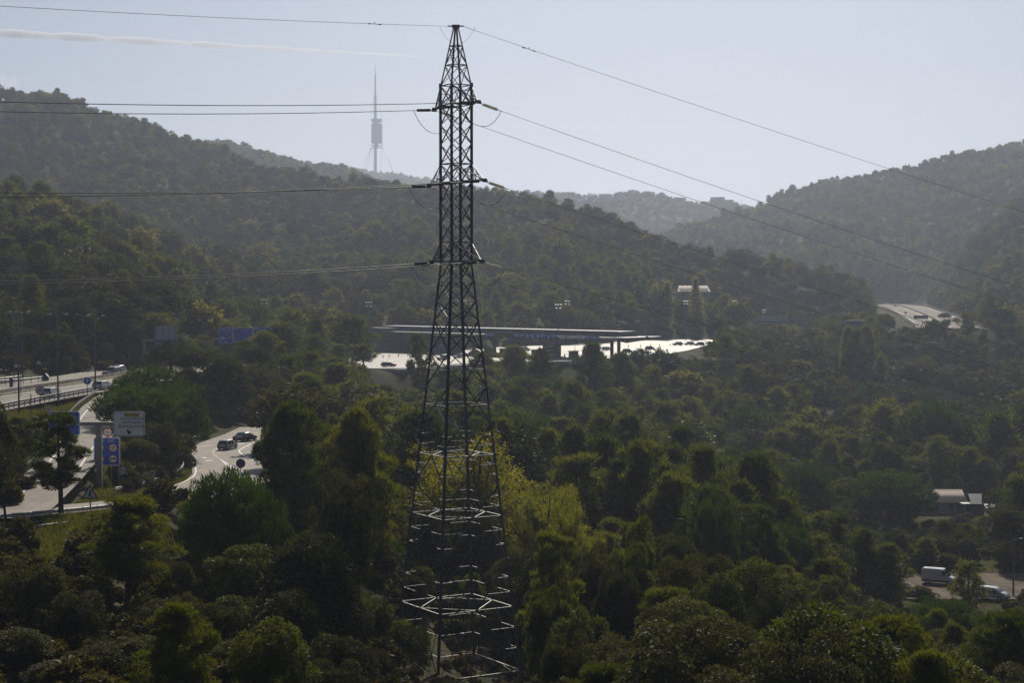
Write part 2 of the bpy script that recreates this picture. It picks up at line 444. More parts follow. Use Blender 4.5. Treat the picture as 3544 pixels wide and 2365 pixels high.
# ------------------------------------------------------------------ trees
BARK = mat('pine_bark', (0.055, 0.042, 0.032), 0.95, spec=0.1, var=0.4, scale=6, bump=0.4)
L_PINE = leaf_mat('pine_needles', (0.014, 0.026, 0.006), (0.076, 0.082, 0.016), 0.46, 0.6, 0.3, (2.7, 2.6, 0.7))
L_STONE = leaf_mat('stone_pine_needles', (0.013, 0.027, 0.007), (0.034, 0.056, 0.010), 0.38, 0.6, 0.25, (2.4, 2.6, 0.7))
L_OAK = leaf_mat('holm_oak_leaves', (0.019, 0.025, 0.009), (0.066, 0.068, 0.026), 0.32, 0.68, 0.3, (2.2, 2.0, 0.8))
L_OAK_FAR = leaf_mat('holm_oak_far_leaves', (0.016, 0.022, 0.009), (0.050, 0.052, 0.020), 0.32, 0.7, 0.2, (2.2, 2.0, 0.8))
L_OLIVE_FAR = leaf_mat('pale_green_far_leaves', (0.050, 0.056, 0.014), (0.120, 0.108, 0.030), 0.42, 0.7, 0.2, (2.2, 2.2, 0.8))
L_YEL = leaf_mat('yellowing_leaves', (0.076, 0.088, 0.011), (0.155, 0.145, 0.018), 0.50, 0.6, 0.25, (2.6, 2.5, 0.6))
L_OLIVE = leaf_mat('olive_green_leaves', (0.024, 0.032, 0.007), (0.074, 0.075, 0.014), 0.42, 0.6, 0.3, (2.2, 2.4, 0.7))
L_SHRUB = leaf_mat('shrub_leaves', (0.026, 0.030, 0.010), (0.080, 0.068, 0.024), 0.35, 0.65, 0.25, (2.0, 1.8, 0.8))
L_GRASS = leaf_mat('grass_blades', (0.042, 0.056, 0.011), (0.105, 0.100, 0.028), 0.42, 0.5, 0.4, (1.9, 1.9, 0.8))

def unit(v): return v / np.maximum(np.linalg.norm(v, axis=-1, keepdims=True), 1e-6)
def sph(n, rng): return unit(rng.normal(size=(n, 3)))

def needles(c, d, ln, w, rng):
    """one slim triangle per needle tuft"""
    n = len(c); s = unit(np.cross(d, sph(n, rng)))
    ln = ln * rng.uniform(.6, 1.4, (n, 1)); w = w * rng.uniform(.6, 1.4, (n, 1))
    v = np.stack([c - s * w / 2, c + s * w / 2, c + d * ln], 1).reshape(-1, 3)
    return v, np.arange(3 * n).reshape(n, 3)
def leaves(c, d, ln, w, rng):
    n = len(c); s = unit(np.cross(d, sph(n, rng)))
    ln = ln * rng.uniform(.6, 1.4, (n, 1)); w = w * rng.uniform(.6, 1.4, (n, 1))
    m = c + d * ln * .45
    v = np.stack([c, m + s * w / 2, c + d * ln, m - s * w / 2], 1).reshape(-1, 3)
    return v, np.arange(4 * n).reshape(n, 4)

def trunk_mesh(name, spine, rad, limbs, n=7):
    mb = MB().tube(spine, rad, n)
    for a, b, r in limbs:
        a = Vector(a); b = Vector(b); m = a.lerp(b, .5) + Vector((0, 0, -0.06 * (b - a).length))
        mb.tube([a, m, b], [r, r * .7, r * .25], 4, False)
    return mb.mesh(name, BARK, True)

LODS = {'near': (1.0, 1.0), 'mid': (0.30, 1.0), 'far': (0.065, 1.0), 'tiny': (0.017, 1.0)}
def lod_n(n, lod): return max(40, int(n * LODS[lod][0]))
def lod_s(lod): return {'near': 1.0, 'mid': 1.8, 'far': 3.7, 'tiny': 7.0}[lod]

def spine_at(sp, z):
    zs = [p[2] for p in sp]
    return np.array([np.interp(z, zs, [p[0] for p in sp]), np.interp(z, zs, [p[1] for p in sp]), z])

def make_pine(seed, lod, sparse=False, lean=0.5, base=None, wide=2.7):
    """Aleppo pine, 10 m: bent trunk, tufts of needles in loose tiers"""
    rng = np.random.default_rng(seed); Hh = 10.0
    bx, by = rng.uniform(-lean, lean, 2)
    sp = [(0, 0, -0.8), (0, 0, 0), (bx * .3, by * .3, 3), (bx * .9, by * .8, 6.2), (bx * .8, by * 1.1, 9.3)]
    t0 = base if base is not None else (0.26 if sparse else 0.16)
    npf = 50 if sparse else 84
    gaps = rng.uniform(0, 6.28, 3)
    limbs = []; cs = []; rs = []
    for i in range(npf):
        t = t0 + (0.97 - t0) * ((i + rng.uniform()) / npf)
        k = (t - t0) / (1 - t0)
        rr = wide * (0.55 + .5 * math.sin(min(1, k * 1.5) * 1.9)) * (1.0 - 0.80 * max(0, k - .35) ** 1.3 / .65 ** 1.3) * rng.uniform(.45, 1.12)
        if i > npf * .9: rr *= .5
        az = i * 2.399 + rng.uniform(-.5, .5)
        if i < npf * .85 and min(abs((az - g_ + 3.14) % 6.28 - 3.14) for g_ in gaps) < .35: rr *= rng.uniform(.25, .7)
        z = t * Hh
        c0 = spine_at(sp, min(z, 9.2))
        c = c0 + np.array([math.cos(az) * rr, math.sin(az) * rr, 0.18 * rr + rng.uniform(-.2, .2)])
        cs.append(c); r = rng.uniform(.5, 1.1) * (0.85 if sparse else 1.0) * (1 - .35 * k); rs.append((r, r, r * rng.uniform(.6, .85)))
        if lod in ('near', 'mid'): limbs.append((spine_at(sp, max(1.2, min(z - rr * .28, 9.0))), c, 0.055 * (1.3 - k)))
    cs = np.array(cs); rs = np.array(rs)
    n = lod_n(17000 if sparse else 27000, lod)
    w = rs[:, 0] ** 2; pick = rng.choice(len(cs), n, p=w / w.sum())
    d = sph(n, rng); d[:, 2] = np.where((d[:, 2] < -.1) & (rng.uniform(size=n) < .5), -d[:, 2] * .6, d[:, 2]); rad = rng.uniform(0.3, 1.0, (n, 1)) ** .4
    c = cs[pick] + d * rad * rs[pick]
    out = unit(d * .8 + np.array([0, 0, .75]) + rng.normal(size=(n, 3)) * .35)
    s = lod_s(lod)
    v, f = needles(c, out, 0.30 * s ** .8, 0.075 * s ** 1.1, rng)
    crown = np_mesh('crown', v, f, L_PINE)
    trunk = trunk_mesh('trunk', sp, [.24, .20, .16, .10, .02], limbs) if lod != 'tiny' else None
    return trunk, crown, wide * 2.0, Hh

def make_round(seed, lod, m, Hh=8.0, rad=3.0, squash=.9, lumps=46, z0=.28, leafy=True, ls=1.0, cover=1.0, twig=True):
    """broad crown of leafy lumps: holm oak, shrub, yellowing broadleaf"""
    rng = np.random.default_rng(seed)
    zc = Hh * (.5 + z0 / 2); rz = Hh * (1 - z0) / 2
    cs = []; rs = []; limbs = []
    sp = [(0, 0, -.6), (0, 0, 0), (rng.uniform(-.2, .2), rng.uniform(-.2, .2), Hh * .3), (rng.uniform(-.4, .4), rng.uniform(-.4, .4), Hh * .75)]
    wob = [(rng.integers(1, 6), rng.uniform(0, 6.28), rng.uniform(.07, .2)) for _ in range(5)]
    for i in range(lumps):
        y = 1 - 2 * (i + .5) / lumps; y = y if y > -.75 else rng.uniform(-.5, .9)
        az = i * 2.399 + rng.uniform(-.35, .35); q = math.sqrt(max(0, 1 - y * y))
        k = (0.62 + .25 * rng.uniform()) * (1 + sum(a * math.sin(f * az + p + 2 * y) for f, p, a in wob))
        c = np.array([q * math.cos(az) * rad * k, q * math.sin(az) * rad * k, zc + y * rz * k])
        cs.append(c); r = rng.uniform(.15, .42) * rad; rs.append((r, r, r * squash * rng.uniform(.7, 1.2)))
        if lod in ('near', 'mid') and twig and i % 2 == 0: limbs.append((spine_at(sp, max(Hh * .12, min(c[2] - .25 * rad, Hh * .7))), c, .05 * Hh / 8))
    cs = np.array(cs); rs = np.array(rs)
    n = lod_n(17500 * cover, lod)
    w = rs[:, 0] ** 2; pick = rng.choice(len(cs), n, p=w / w.sum())
    d = sph(n, rng); d[:, 2] = np.where((d[:, 2] < -.3) & (rng.uniform(size=n) < .6), -d[:, 2], d[:, 2])
    rr = rng.uniform(.35, 1.05, (n, 1)) ** .45
    c = cs[pick] + d * rr * rs[pick]
    out = unit(d * .55 + rng.normal(size=(n, 3)) * .75 + np.array([0, 0, .1]))
    s = lod_s(lod)
    v, f = leaves(c, out, .22 * ls * s ** .95, .125 * ls * s ** 1.05, rng)
    crown = np_mesh('crown', v, f, m)
    trunk = trunk_mesh('trunk', sp, [.26, .22, .16, .04], limbs) if lod != 'tiny' else None
    return trunk, crown, rad * 2.0, Hh

def make_stone(seed, lod, Hh=9.0, rad=4.4, depth=.62):
    """stone pine: a thick dome of upright tufts on spreading limbs"""
    rng = np.random.default_rng(seed); cs = []; rs = []; limbs = []
    z0 = Hh * (1 - depth); sp = [(0, 0, -.8), (0, 0, 0), (.1, .1, Hh * .4), (0, .1, Hh * .8)]
    N = 150
    for i in range(N):
        y = (i + .5) / N; az = i * 2.399 + rng.uniform(-.3, .3)
        q = math.sqrt(max(0, 1 - y * y)); k = rng.uniform(.80, 1.03) * (1 + .10 * math.sin(3 * az + seed) + .07 * math.sin(5 * az + 6 * y) + .06 * math.sin(9 * y + 2 * az))
        c = np.array([q * math.cos(az) * rad * k, q * math.sin(az) * rad * k, z0 + y * Hh * depth * k * .93])
        if y < .12: c[2] -= rng.uniform(0, .5)
        cs.append(c); r = rng.uniform(.45, .8); rs.append((r, r, r * .8))
        if lod in ('near', 'mid') and i % 3 == 0: limbs.append((spine_at(sp, min(max(.35 * Hh, c[2] - .4 * q * rad - .8), .78 * Hh)), c, .07))
    for i in range(60):
        az = rng.uniform(0, 6.28); q = rng.uniform(.2, .8) * rad
        cs.append(np.array([q * math.cos(az), q * math.sin(az), z0 + rng.uniform(.0, .5) * Hh * depth])); rs.append((.7, .7, .5))
    cs = np.array(cs); rs = np.array(rs)
    n = lod_n(30000, lod); w = rs[:, 0] ** 2; pick = rng.choice(len(cs), n, p=w / w.sum())
    d = sph(n, rng); c = cs[pick] + d * rng.uniform(.3, 1, (n, 1)) ** .5 * rs[pick]
    rad_out = unit(cs[pick] - np.array([0, 0, z0 - 1]))
    out = unit(rad_out * .7 + np.array([0, 0, .8]) + rng.normal(size=(n, 3)) * .3); s = lod_s(lod)
    v, f = needles(c, out, .27 * s ** .8, .085 * s ** 1.1, rng)
    return (trunk_mesh('trunk', sp, [.34, .28, .24, .12], limbs) if lod != 'tiny' else None), np_mesh('crown', v, f, L_STONE), rad * 2, Hh

def make_feathery(seed, lod, m, Hh=13.0, rad=5.0):
    """yellowing broadleaf with rising branches and drooping sprays"""
    rng = np.random.default_rng(seed); limbs = []; pts = []; dirs = []
    sp = [(0, 0, -.8), (0, 0, 0), (.2, -.1, Hh * .3), (.1, .2, Hh * .55), (0, 0, Hh * .8)]
    for i in range(46):
        az = i * 2.399 + rng.uniform(-.3, .3); t = rng.uniform(.12, .55)
        a = spine_at(sp, Hh * t); q = rng.uniform(.35, 1) * rad * (1.0 - .35 * max(0, t - .3))
        top = Hh * (t + rng.uniform(.25, .45)) - .14 * q
        b = a + np.array([math.cos(az) * q, math.sin(az) * q, 0]); b[2] = min(top, Hh * .98)
        limbs.append((a, b, .09))
        for j in range(7):
            k = .35 + .65 * (j + rng.uniform()) / 7
            m0 = a * (1 - k) + b * k; az2 = rng.uniform(0, 6.28); L = rng.uniform(.8, 1.7)
            for s_ in np.linspace(0, 1, 6):
                pts.append(m0 + np.array([math.cos(az2) * L * s_, math.sin(az2) * L * s_, .35 * L * s_ - .75 * L * s_ * s_])); dirs.append(1)
    pts = np.array(pts); n = lod_n(26000, lod)
    pick = rng.integers(0, len(pts), n)
    c = pts[pick] + rng.normal(size=(n, 3)) * np.array([.22, .22, .16])
    out = unit(rng.normal(size=(n, 3)) + np.array([0, 0, -.4])); s = lod_s(lod)
    v, f = leaves(c, out, .2 * s ** .9, .10 * s ** 1.05, rng)
    return trunk_mesh('trunk', sp, [.3, .26, .2, .14, .03], limbs), np_mesh('crown', v, f, m), rad * 2, Hh

def make_poplar(seed, lod, Hh=20.0, rad=1.9):
    rng = np.random.default_rng(seed); sp = [(0, 0, -.8), (0, 0, 0), (.1, 0, Hh * .5), (0, 0, Hh * .97)]; limbs = []
    n = lod_n(20000, lod); cs = []
    for i in range(90):
        t = .08 + .9 * (i + .5) / 90; az = i * 2.399; q = rad * math.sin(min(1, t * 1.15 + .12) * 3.0) ** .7 * rng.uniform(.4, 1)
        c = np.array([math.cos(az) * q, math.sin(az) * q, t * Hh]); cs.append(c)
        if i % 2 == 0: limbs.append((spine_at(sp, max(1, t * Hh - 1.6 * q - .5)), c, .05))
    cs = np.array(cs); pick = rng.integers(0, len(cs), n)
    c = cs[pick] + rng.normal(size=(n, 3)) * np.array([.32, .32, .75])
    out = unit(rng.normal(size=(n, 3)) + np.array([0, 0, .6])); s = lod_s(lod)
    v, f = leaves(c, out, .22 * s ** .95, .13 * s ** 1.05, rng)
    return trunk_mesh('trunk', sp, [.25, .22, .14, .02], limbs), np_mesh('crown', v, f, L_YEL2), rad * 2, Hh
L_YEL2 = leaf_mat('poplar_leaves', (0.145, 0.135, 0.045), (0.250, 0.215, 0.080), 0.50, 0.6, 0.3, (2.0, 1.9, 0.7))

PROTO = {}
def proto(kind, lod):
    if (kind, lod) in PROTO: return PROTO[kind, lod]
    nv = {'near': 4, 'mid': 4, 'far': 4, 'tiny': 4}[lod]
    if kind == 'pine': r = [make_pine(100 + i, lod, wide=(2.5, 3.0, 2.3, 2.8)[i], base=(.16, .3, .2, .34)[i]) for i in range(nv)]
    elif kind == 'sparse': r = [make_pine(200 + i, lod, True, .8, wide=3.0) for i in range(2)]
    elif kind == 'oak': r = [make_round(300 + i, lod, L_OAK if lod == 'near' else L_OAK_FAR, 8.0, (2.9, 3.3, 2.7, 3.1)[i]) for i in range(nv)]
    elif kind == 'olive': r = [make_round(350 + i, lod, L_OLIVE if lod in ('near', 'mid') else L_OLIVE_FAR, 8.0, 2.8, z0=.2) for i in range(3)]
    elif kind == 'stone': r = [make_stone(400 + i, lod, depth=(.66, .58)[i]) for i in range(2)]
    elif kind == 'yellow': r = [make_feathery(500 + i, lod, L_YEL) for i in range(2)]
    elif kind == 'poplar': r = [make_poplar(600 + i, lod) for i in range(2)]
    elif kind == 'shrub': r = [make_round(700 + i, lod, L_SHRUB, 2.2, 1.25, lumps=22, z0=.02, ls=.75, cover=.45) for i in range(3)]
    PROTO[kind, lod] = r
    return r

NAMES = {'pine': 'pine_tree', 'sparse': 'pine_tree', 'oak': 'holm_oak', 'olive': 'broadleaf_tree', 'stone': 'stone_pine', 'yellow': 'yellowing_tree', 'poplar': 'poplar_tree', 'shrub': 'shrub'}
CROWN_SRC = {}
def plant(kind, lod, X, Y, Z, sx, sz, rz, label, cat, group, var=None):
    ps = proto(kind, lod); i = (random.randrange(len(ps)) if var is None else var % len(ps))
    tr, cr, w, h = ps[i]
    t = thing(NAMES[kind], label, cat, (X, Y, Z), rz, group)
    t.scale = (sx * random.uniform(.88, 1.14), sx * random.uniform(.88, 1.14), sz)
    t.rotation_euler = (random.gauss(0, .045), random.gauss(0, .045), rz)
    if tr: link('trunk', tr, t)
    c = link('crown', cr, t)
    CROWN_SRC.setdefault((kind, lod, i), c)
    return t

# clear views the photograph has: (px0, px1, py0, py1, distance) - no wild tree grows in front of these
CLEAR = [(-40, 440, 1262, 1445, 330), (240, 420, 1330, 1600, 285), (170, 520, 1400, 1690, 188), (640, 905, 1485, 1690, 300), (-40, 640, 1690, 1860, 165),
         (150, 300, 1640, 1790, 170), (1300, 1420, 1225, 1290, 640), (1290, 2440, 1115, 1228, 620), (1480, 1760, 1225, 1262, 600), (1790, 2060, 1225, 1300, 600), (2060, 2440, 1185, 1232, 700),
         (3175, 3430, 1685, 1800, 400), (3140, 3345, 1945, 2070, 285), (3400, 3544, 1985, 2110, 285), (3000, 3180, 1990, 2080, 290),
         (3035, 3205, 1042, 1088, 1420), (3100, 3275, 1055, 1104, 1100), (3105, 3195, 1085, 1132, 950), (2330, 2475, 975, 1035, 870), (738, 1010, 1120, 1195, 440), (485, 625, 1125, 1260, 350),
         (2590, 2730, 1080, 1130, 910), (2250, 2330, 990, 1150, 776), (2395, 2440, 985, 1150, 776), (1290, 1480, 1230, 1330, 545), (1340, 1560, 1900, 2400, 168), (1560, 1830, 2050, 2400, 168),
         (100, 420, 1860, 1960, 150), (2945, 3225, 1635, 1840, 350), (2695, 2870, 1618, 1720, 328), (2510, 3500, 1480, 1540, 405), (880, 960, 1030, 1120, 560), (1255, 1300, 1040, 1120, 640), (40, 340, 1075, 1300, 240), (2915, 3005, 1105, 1122, 702)]
def hidden_by(px0, px1, top, bot, D, m=0):
    for a, b, c, d, dd in CLEAR:
        if D < dd - 2 and px1 > a - m and px0 < b + m and top < d and bot > c: return True
    return False
def on_built(X, Y, m=1.5):
    out = np.zeros(len(X), bool)
    for name, r in STRIPS.items():
        xl = np.interp(Y, r[:, 0], r[:, 1]); xr = np.interp(Y, r[:, 0], r[:, 2])
        out |= (Y > r[0, 0] - m) & (Y < r[-1, 0] + m) & (X > xl - m) & (X < xr + m)
    return out

PLACED = []      # (X, Y, radius)
def hero(kind, px, top, D, wpx, label, cat, group=None, lod=None, var=None, hmax=40.0):
    """a tree the photograph shows: crown centre column, top row, distance and crown width in pixels"""
    X = XP(px, D); gz = hz(X, D)
    ztop = P(px, top, D).z
    lod = lod or ('near' if D < 215 else 'mid' if D < 460 else 'far')
    ps = proto(kind, lod); i = random.randrange(len(ps)) if var is None else var % len(ps)
    w, h = ps[i][2], ps[i][3]
    sz = min(max(ztop - gz, 1.2), hmax) / (h * 1.0); sx = wpx / FPX * D / w
    sx = max(min(sx, sz * 2.2), sz * .38)
    t = plant(kind, lod, X, D, gz, sx, sz, random.uniform(0, 6.28), label, cat, group, i)
    PLACED.append((X, D, w * sx * .36))
    return t

FG = 'trees on the slope round the pylon'
H_ = hero
H_('pine', 430, 1715, 112, 330, 'bushy green pine standing below the triangular merge sign', 'pine', var=1)
H_('sparse', 205, 1425, 147, 300, 'open thin pine with dark bare trunk in front of the blue gantry panel', 'pine', var=1)
H_('oak', 15, 1395, 140, 150, 'dark oak at the road edge beside the grass bank', 'oak')
H_('oak', -60, 1480, 135, 200, 'second dark oak at the road edge, cut off by the picture edge', 'oak')
H_('stone', 815, 1618, 130, 430, 'large round dense stone pine in front of the road junction', 'pine', var=0)
H_('pine', 1010, 1385, 165, 270, 'tall rounded pine right beside the road junction', 'pine', var=0)
H_('pine', 1275, 1405, 172, 280, 'tall dense pine standing left of the pylon beside the yellowing tree', 'pine', var=2)
H_('pine', 1150, 1470, 178, 180, 'slim pine squeezed between two tall pines left of the pylon', 'pine', var=3)
H_('oak', 1170, 1665, 128, 260, 'silvery holm oak with glittering leaves on the slope left of the pylon', 'oak')
H_('oak', 1060, 1850, 110, 330, 'big silvery holm oak below the round stone pine', 'oak')
H_('oak', 1010, 2050, 104, 260, 'silvery oak below the big glittering holm oak', 'oak')
H_('olive', 1255, 2090, 138, 190, 'olive green tree at the left foot of the pylon', 'tree')
H_('pine', 1440, 1950, 180, 190, 'dark green pine at the left foot of the pylon', 'pine', var=2)
H_('olive', 1390, 2160, 138, 180, 'yellow green bushy tree at the left foot of the pylon', 'tree')
H_('oak', 700, 2085, 98, 220, 'small round oak with a bright leafy rim below the stone pine', 'oak')
for q in ((490, 2200, 92, 230), (640, 2260, 90, 200), (110, 1960, 100, 230), (260, 2060, 97, 220), (60, 2180, 92, 220), (330, 2230, 90, 200), (800, 2230, 93, 200), (900, 2180, 97, 180), (180, 2290, 88, 220), (1150, 2200, 99, 200), (20, 2000, 108, 180)):
    H_('oak', *q, 'dark low oak in the thicket below the grass bank', 'oak', 'dark oaks below the grass bank')
H_('yellow', 1690, 1462, 202, 430, 'large yellowing tree with feathery leaves right behind the pylon', 'tree', var=0)
H_('yellow', 1540, 1490, 212, 260, 'yellowing feathery tree seen through the pylon lattice', 'tree', var=1)
H_('yellow', 1870, 1600, 190, 330, 'yellowing feathery tree to the right of the pylon, lower than its neighbour', 'tree', var=1)
H_('yellow', 1995, 1690, 180, 240, 'small yellow green tree at the end of the yellowing row', 'tree', var=0)
H_('sparse', 1945, 1830, 132, 250, 'thin see-through pine right of the pylon on the near slope', 'pine', var=1)
for q in ((2200, 1860, 140, 170), (2130, 1980, 125, 200), (2310, 2100, 112, 260), (2420, 2170, 108, 220), (2230, 1950, 132, 190), (2060, 2120, 112, 240), (2630, 1960, 138, 250), (2700, 2060, 130, 200), (2480, 2010, 128, 200), (2780, 2150, 122, 220), (1900, 2050, 120, 200), (1890, 1985, 150, 190)):
    H_('olive' if q[0] % 3 != 0 else 'oak', *q, 'leafy tree in the mixed thicket on the slope right of the pylon', 'tree', FG)
for q in ((2050, 1930, 140, 180), (2370, 1940, 136, 210), (2560, 2180, 110, 230), (2900, 2160, 124, 230), (2640, 2270, 104, 220), (3020, 2210, 122, 230), (2240, 2230, 102, 230), (2100, 2290, 99, 220), (1960, 2220, 104, 200), (2460, 2290, 100, 200), (2820, 2290, 108, 230), (3150, 2220, 125, 220), (3300, 2230, 124, 220), (3460, 2240, 122, 220), (3060, 2320, 112, 200), (3240, 2330, 112, 200), (3400, 2330, 112, 220), (2330, 1860, 160, 190), (2480, 1920, 150, 200), (1800, 2000, 172, 170), (1790, 1900, 178, 180), (1860, 1880, 170, 170), (1660, 1800, 190, 170), (1470, 1760, 186, 180)):
    H_('oak' if q[0] % 4 else 'shrub', *q, 'rounded grey green oak on the near slope right of the pylon', 'oak', 'oaks on the near slope right of the pylon') if q[0] % 4 else H_('oak', *q, 'rounded grey green oak on the near slope right of the pylon', 'oak', 'oaks on the near slope right of the pylon')
SL = 'pines on the valley slope right of the pylon'
for q in ((2230, 1525, 222, 190), (2440, 1535, 225, 180), (2660, 1565, 228, 220), (2080, 1500, 240, 170), (1990, 1470, 250, 170), (2330, 1600, 215, 170), (2560, 1660, 215, 170), (2140, 1580, 225, 160), (2720, 1720, 222, 190), (2600, 1740, 205, 170), (2880, 1775, 248, 170), (2990, 1830, 242, 160), (3070, 1880, 238, 150), (2810, 1850, 225, 150), (2020, 1640, 230, 150), (1900, 1480, 262, 150), (2180, 1430, 285, 150), (2350, 1470, 275, 150)):
    H_('sparse' if q[0] % 3 == 0 else 'pine', *q, 'tall pine in the wood on the valley slope right of the pylon', 'pine', SL)
H_('stone', 2470, 1735, 185, 190, 'dark compact stone pine on the slope between the pylon and the house', 'pine', var=1)
H_('stone', 2725, 1825, 205, 200, 'dark low stone pine above the vans on the slope', 'pine', var=1)
H_('stone', 2780, 1612, 335, 195, 'dark dome-shaped stone pine left of the biggest stone pine', 'pine', var=1)
H_('stone', 3085, 1626, 358, 290, 'biggest umbrella-shaped stone pine right next to the tiled house', 'pine', var=0)
H_('stone', 3190, 1880, 318, 120, 'small dark rounded conifer below the umbrella pine', 'pine', var=1)
H_('sparse', 3362, 1935, 244, 150, 'thin pine growing in front of the two parked vans', 'pine', var=0)
H_('sparse', 3590, 1900, 255, 130, 'thin pine at the edge of the dirt track beside the white car', 'pine', var=1)
OAKS = 'grey oaks in the valley bottom'
for q in ((2600, 1485, 430, 190), (2500, 1540, 405, 160), (2720, 1500, 440, 170), (2860, 1500, 450, 190), (3000, 1520, 455, 200), (3130, 1490, 470, 190), (3260, 1530, 450, 210), (3400, 1500, 470, 220), (3520, 1560, 440, 220), (3340, 1590, 430, 180), (2930, 1590, 420, 170), (2680, 1580, 410, 160), (3180, 1590, 425, 160), (3480, 1640, 420, 170), (3440, 1730, 400, 120)):
    H_('oak', *q, 'grey green holm oak in the row of oaks behind the tiled house', 'oak', OAKS)
RAMP = 'stone pines between the junction and the highway'
for q in ((505, 1262, 247, 290), (470, 1335, 226, 310), (610, 1330, 242, 210), (590, 1190, 345, 200), (700, 1210, 360, 200), (790, 1300, 335, 190), (850, 1280, 350, 170), (690, 1330, 300, 190)):
    H_('stone', *q, 'dense stone pine in the clump between the junction and the highway', 'pine', RAMP)
for q in ((555, 1470, 216, 150), (620, 1500, 224, 110), (480, 1520, 208, 120), (400, 1560, 205, 70)):
    H_('oak', *q, 'dark shaded oak under the stone pines at the inside of the junction', 'oak', 'oaks inside the junction bend')
RP2 = 'pines between the highway and the toll plaza'
for q in ((925, 1145, 410, 150), (856, 1178, 395, 90), (975, 1115, 430, 160), (1010, 1075, 480, 170), (1090, 1130, 470, 150), (1220, 1090, 485, 160), (1170, 1190, 450, 150), (1060, 1230, 400, 170), (950, 1270, 370, 160), (1260, 1190, 470, 110), (650, 1170, 430, 120)):
    H_('pine', *q, 'pine in the belt of trees between the highway and the toll plaza', 'pine', RP2)
H_('sparse', 1455, 1150, 455, 100, 'thin pine growing in front of the toll building', 'pine', lod='mid')
for q in ((2080, 1180, 480, 120), (2150, 1215, 500, 120), (1690, 1215, 500, 110), (1770, 1195, 490, 120), (1880, 1205, 480, 100)):
    H_('pine', *q, 'pine rising just in front of the toll plaza wall', 'pine', 'pines in front of the toll plaza wall', lod='mid')
H_('stone', 2215, 1205, 545, 120, 'small round pine hiding the right end of the plaza wall', 'pine', lod='mid')
H_('stone', 2290, 1215, 540, 130, 'wide flat pine at the far right end of the plaza wall', 'pine', lod='mid')
for q in ((2270, 985, 782, 42), (2308, 975, 775, 44), (2415, 962, 778, 56)):
    H_('poplar', *q, 'slim yellowing poplar beyond the right end of the toll canopy', 'poplar', 'poplars beyond the toll canopy', lod='mid')

for q in ((2928, 1134, 640, 62), (2962, 1142, 630, 56), (2992, 1130, 650, 60)):
    H_('pine', *q, 'pine hiding the foot of the pale rounded wall', 'pine', 'pines before the rounded wall', lod='far')
H_('oak', 3268, 1084, 860, 48, 'round dark tree beside the far highway', 'oak', lod='far')
for q in ((3225, 1112, 790, 60), (3310, 1100, 800, 60), (3190, 1128, 740, 40), (3340, 1085, 860, 60)):
    H_('pine', *q, 'pine below the outer bend of the far highway', 'pine', 'pines below the far highway', lod='far')
# wild trees: scattered over the land, thinned where something stands or the view is open
def scatter(y0, y1, step, px0=-260, px1=3800, jitter=.48):
    out = []
    Y = y0
    while Y < y1:
        xs = np.arange(XP(px0, Y), XP(px1, Y), step)
        out.append(np.stack([xs + RNG.uniform(-jitter, jitter, len(xs)) * step, Y + RNG.uniform(-jitter, jitter, len(xs)) * step], 1))
        Y += step * .9
    a = np.concatenate(out)
    return a[~on_built(a[:, 0], a[:, 1], 2.5)]

def wild(y0, y1, step, hmin, hmax):
    a = scatter(y0, y1, step); z = H(a[:, 0], a[:, 1]); res = []
    pl = np.array(PLACED)
    for (X, Y), Z in zip(a, z):
        if len(pl) and np.any((pl[:, 0] - X) ** 2 + (pl[:, 1] - Y) ** 2 < (pl[:, 2] + step * .22) ** 2): continue
        px, _ = proj(X, Y, Z); h = hmin + (hmax - hmin) * random.random() ** 1.9
        g = math.sin(X * .021 + 1.3) + math.sin(Y * .017 + X * .008) + random.gauss(0, .8)
        kind = 'pine' if g > -.3 else 'oak'
        if Y < 172: kind = random.choice(['pine', 'oak', 'oak', 'oak', 'olive'])
        if kind == 'oak': h *= .8
        h *= 1 + .12 * math.sin(X * .05 + 2 * math.sin(Y * .03)); 
        if random.random() < (.05 if Y < 700 else .17): kind = 'olive'
        if random.random() < .035: kind = 'stone'
        if kind == 'pine' and 150 < Y < 455 and random.random() < .16: kind = 'sparse'
        wpx = h * .3 * FPX / Y; bot = proj(X, Y, Z)[1]
        ok = False
        for _ in range(4):
            top = proj(X, Y, Z + h)[1]
            if not hidden_by(px - wpx, px + wpx, top, bot, Y): ok = True; break
            h *= .66
            if h < 2.4: break
        if not ok: continue
        res.append((X, Y, Z, h, kind))
    return res

W = wild(84, 200, 5.4, 4.5, 9) + wild(200, 470, 7.2, 6, 17) + wild(470, 800, 7.2, 6, 15)
# nothing wild so near that it would stand before the pylon or rise into the open view
def view_ok(X, Y, Z, h):
    px, top = proj(X, Y, Z + h)
    if Y < 170 and 1330 < px < 1840: return h < 3.5 or Y > 168
    if Y < 120 and top < 2050: return False
    if Y < 150 and top < 1880: return False
    if 150 <= Y < 230 and top < 1560: return False
    return True
W = [w for w in W if view_ok(*w[:4])]
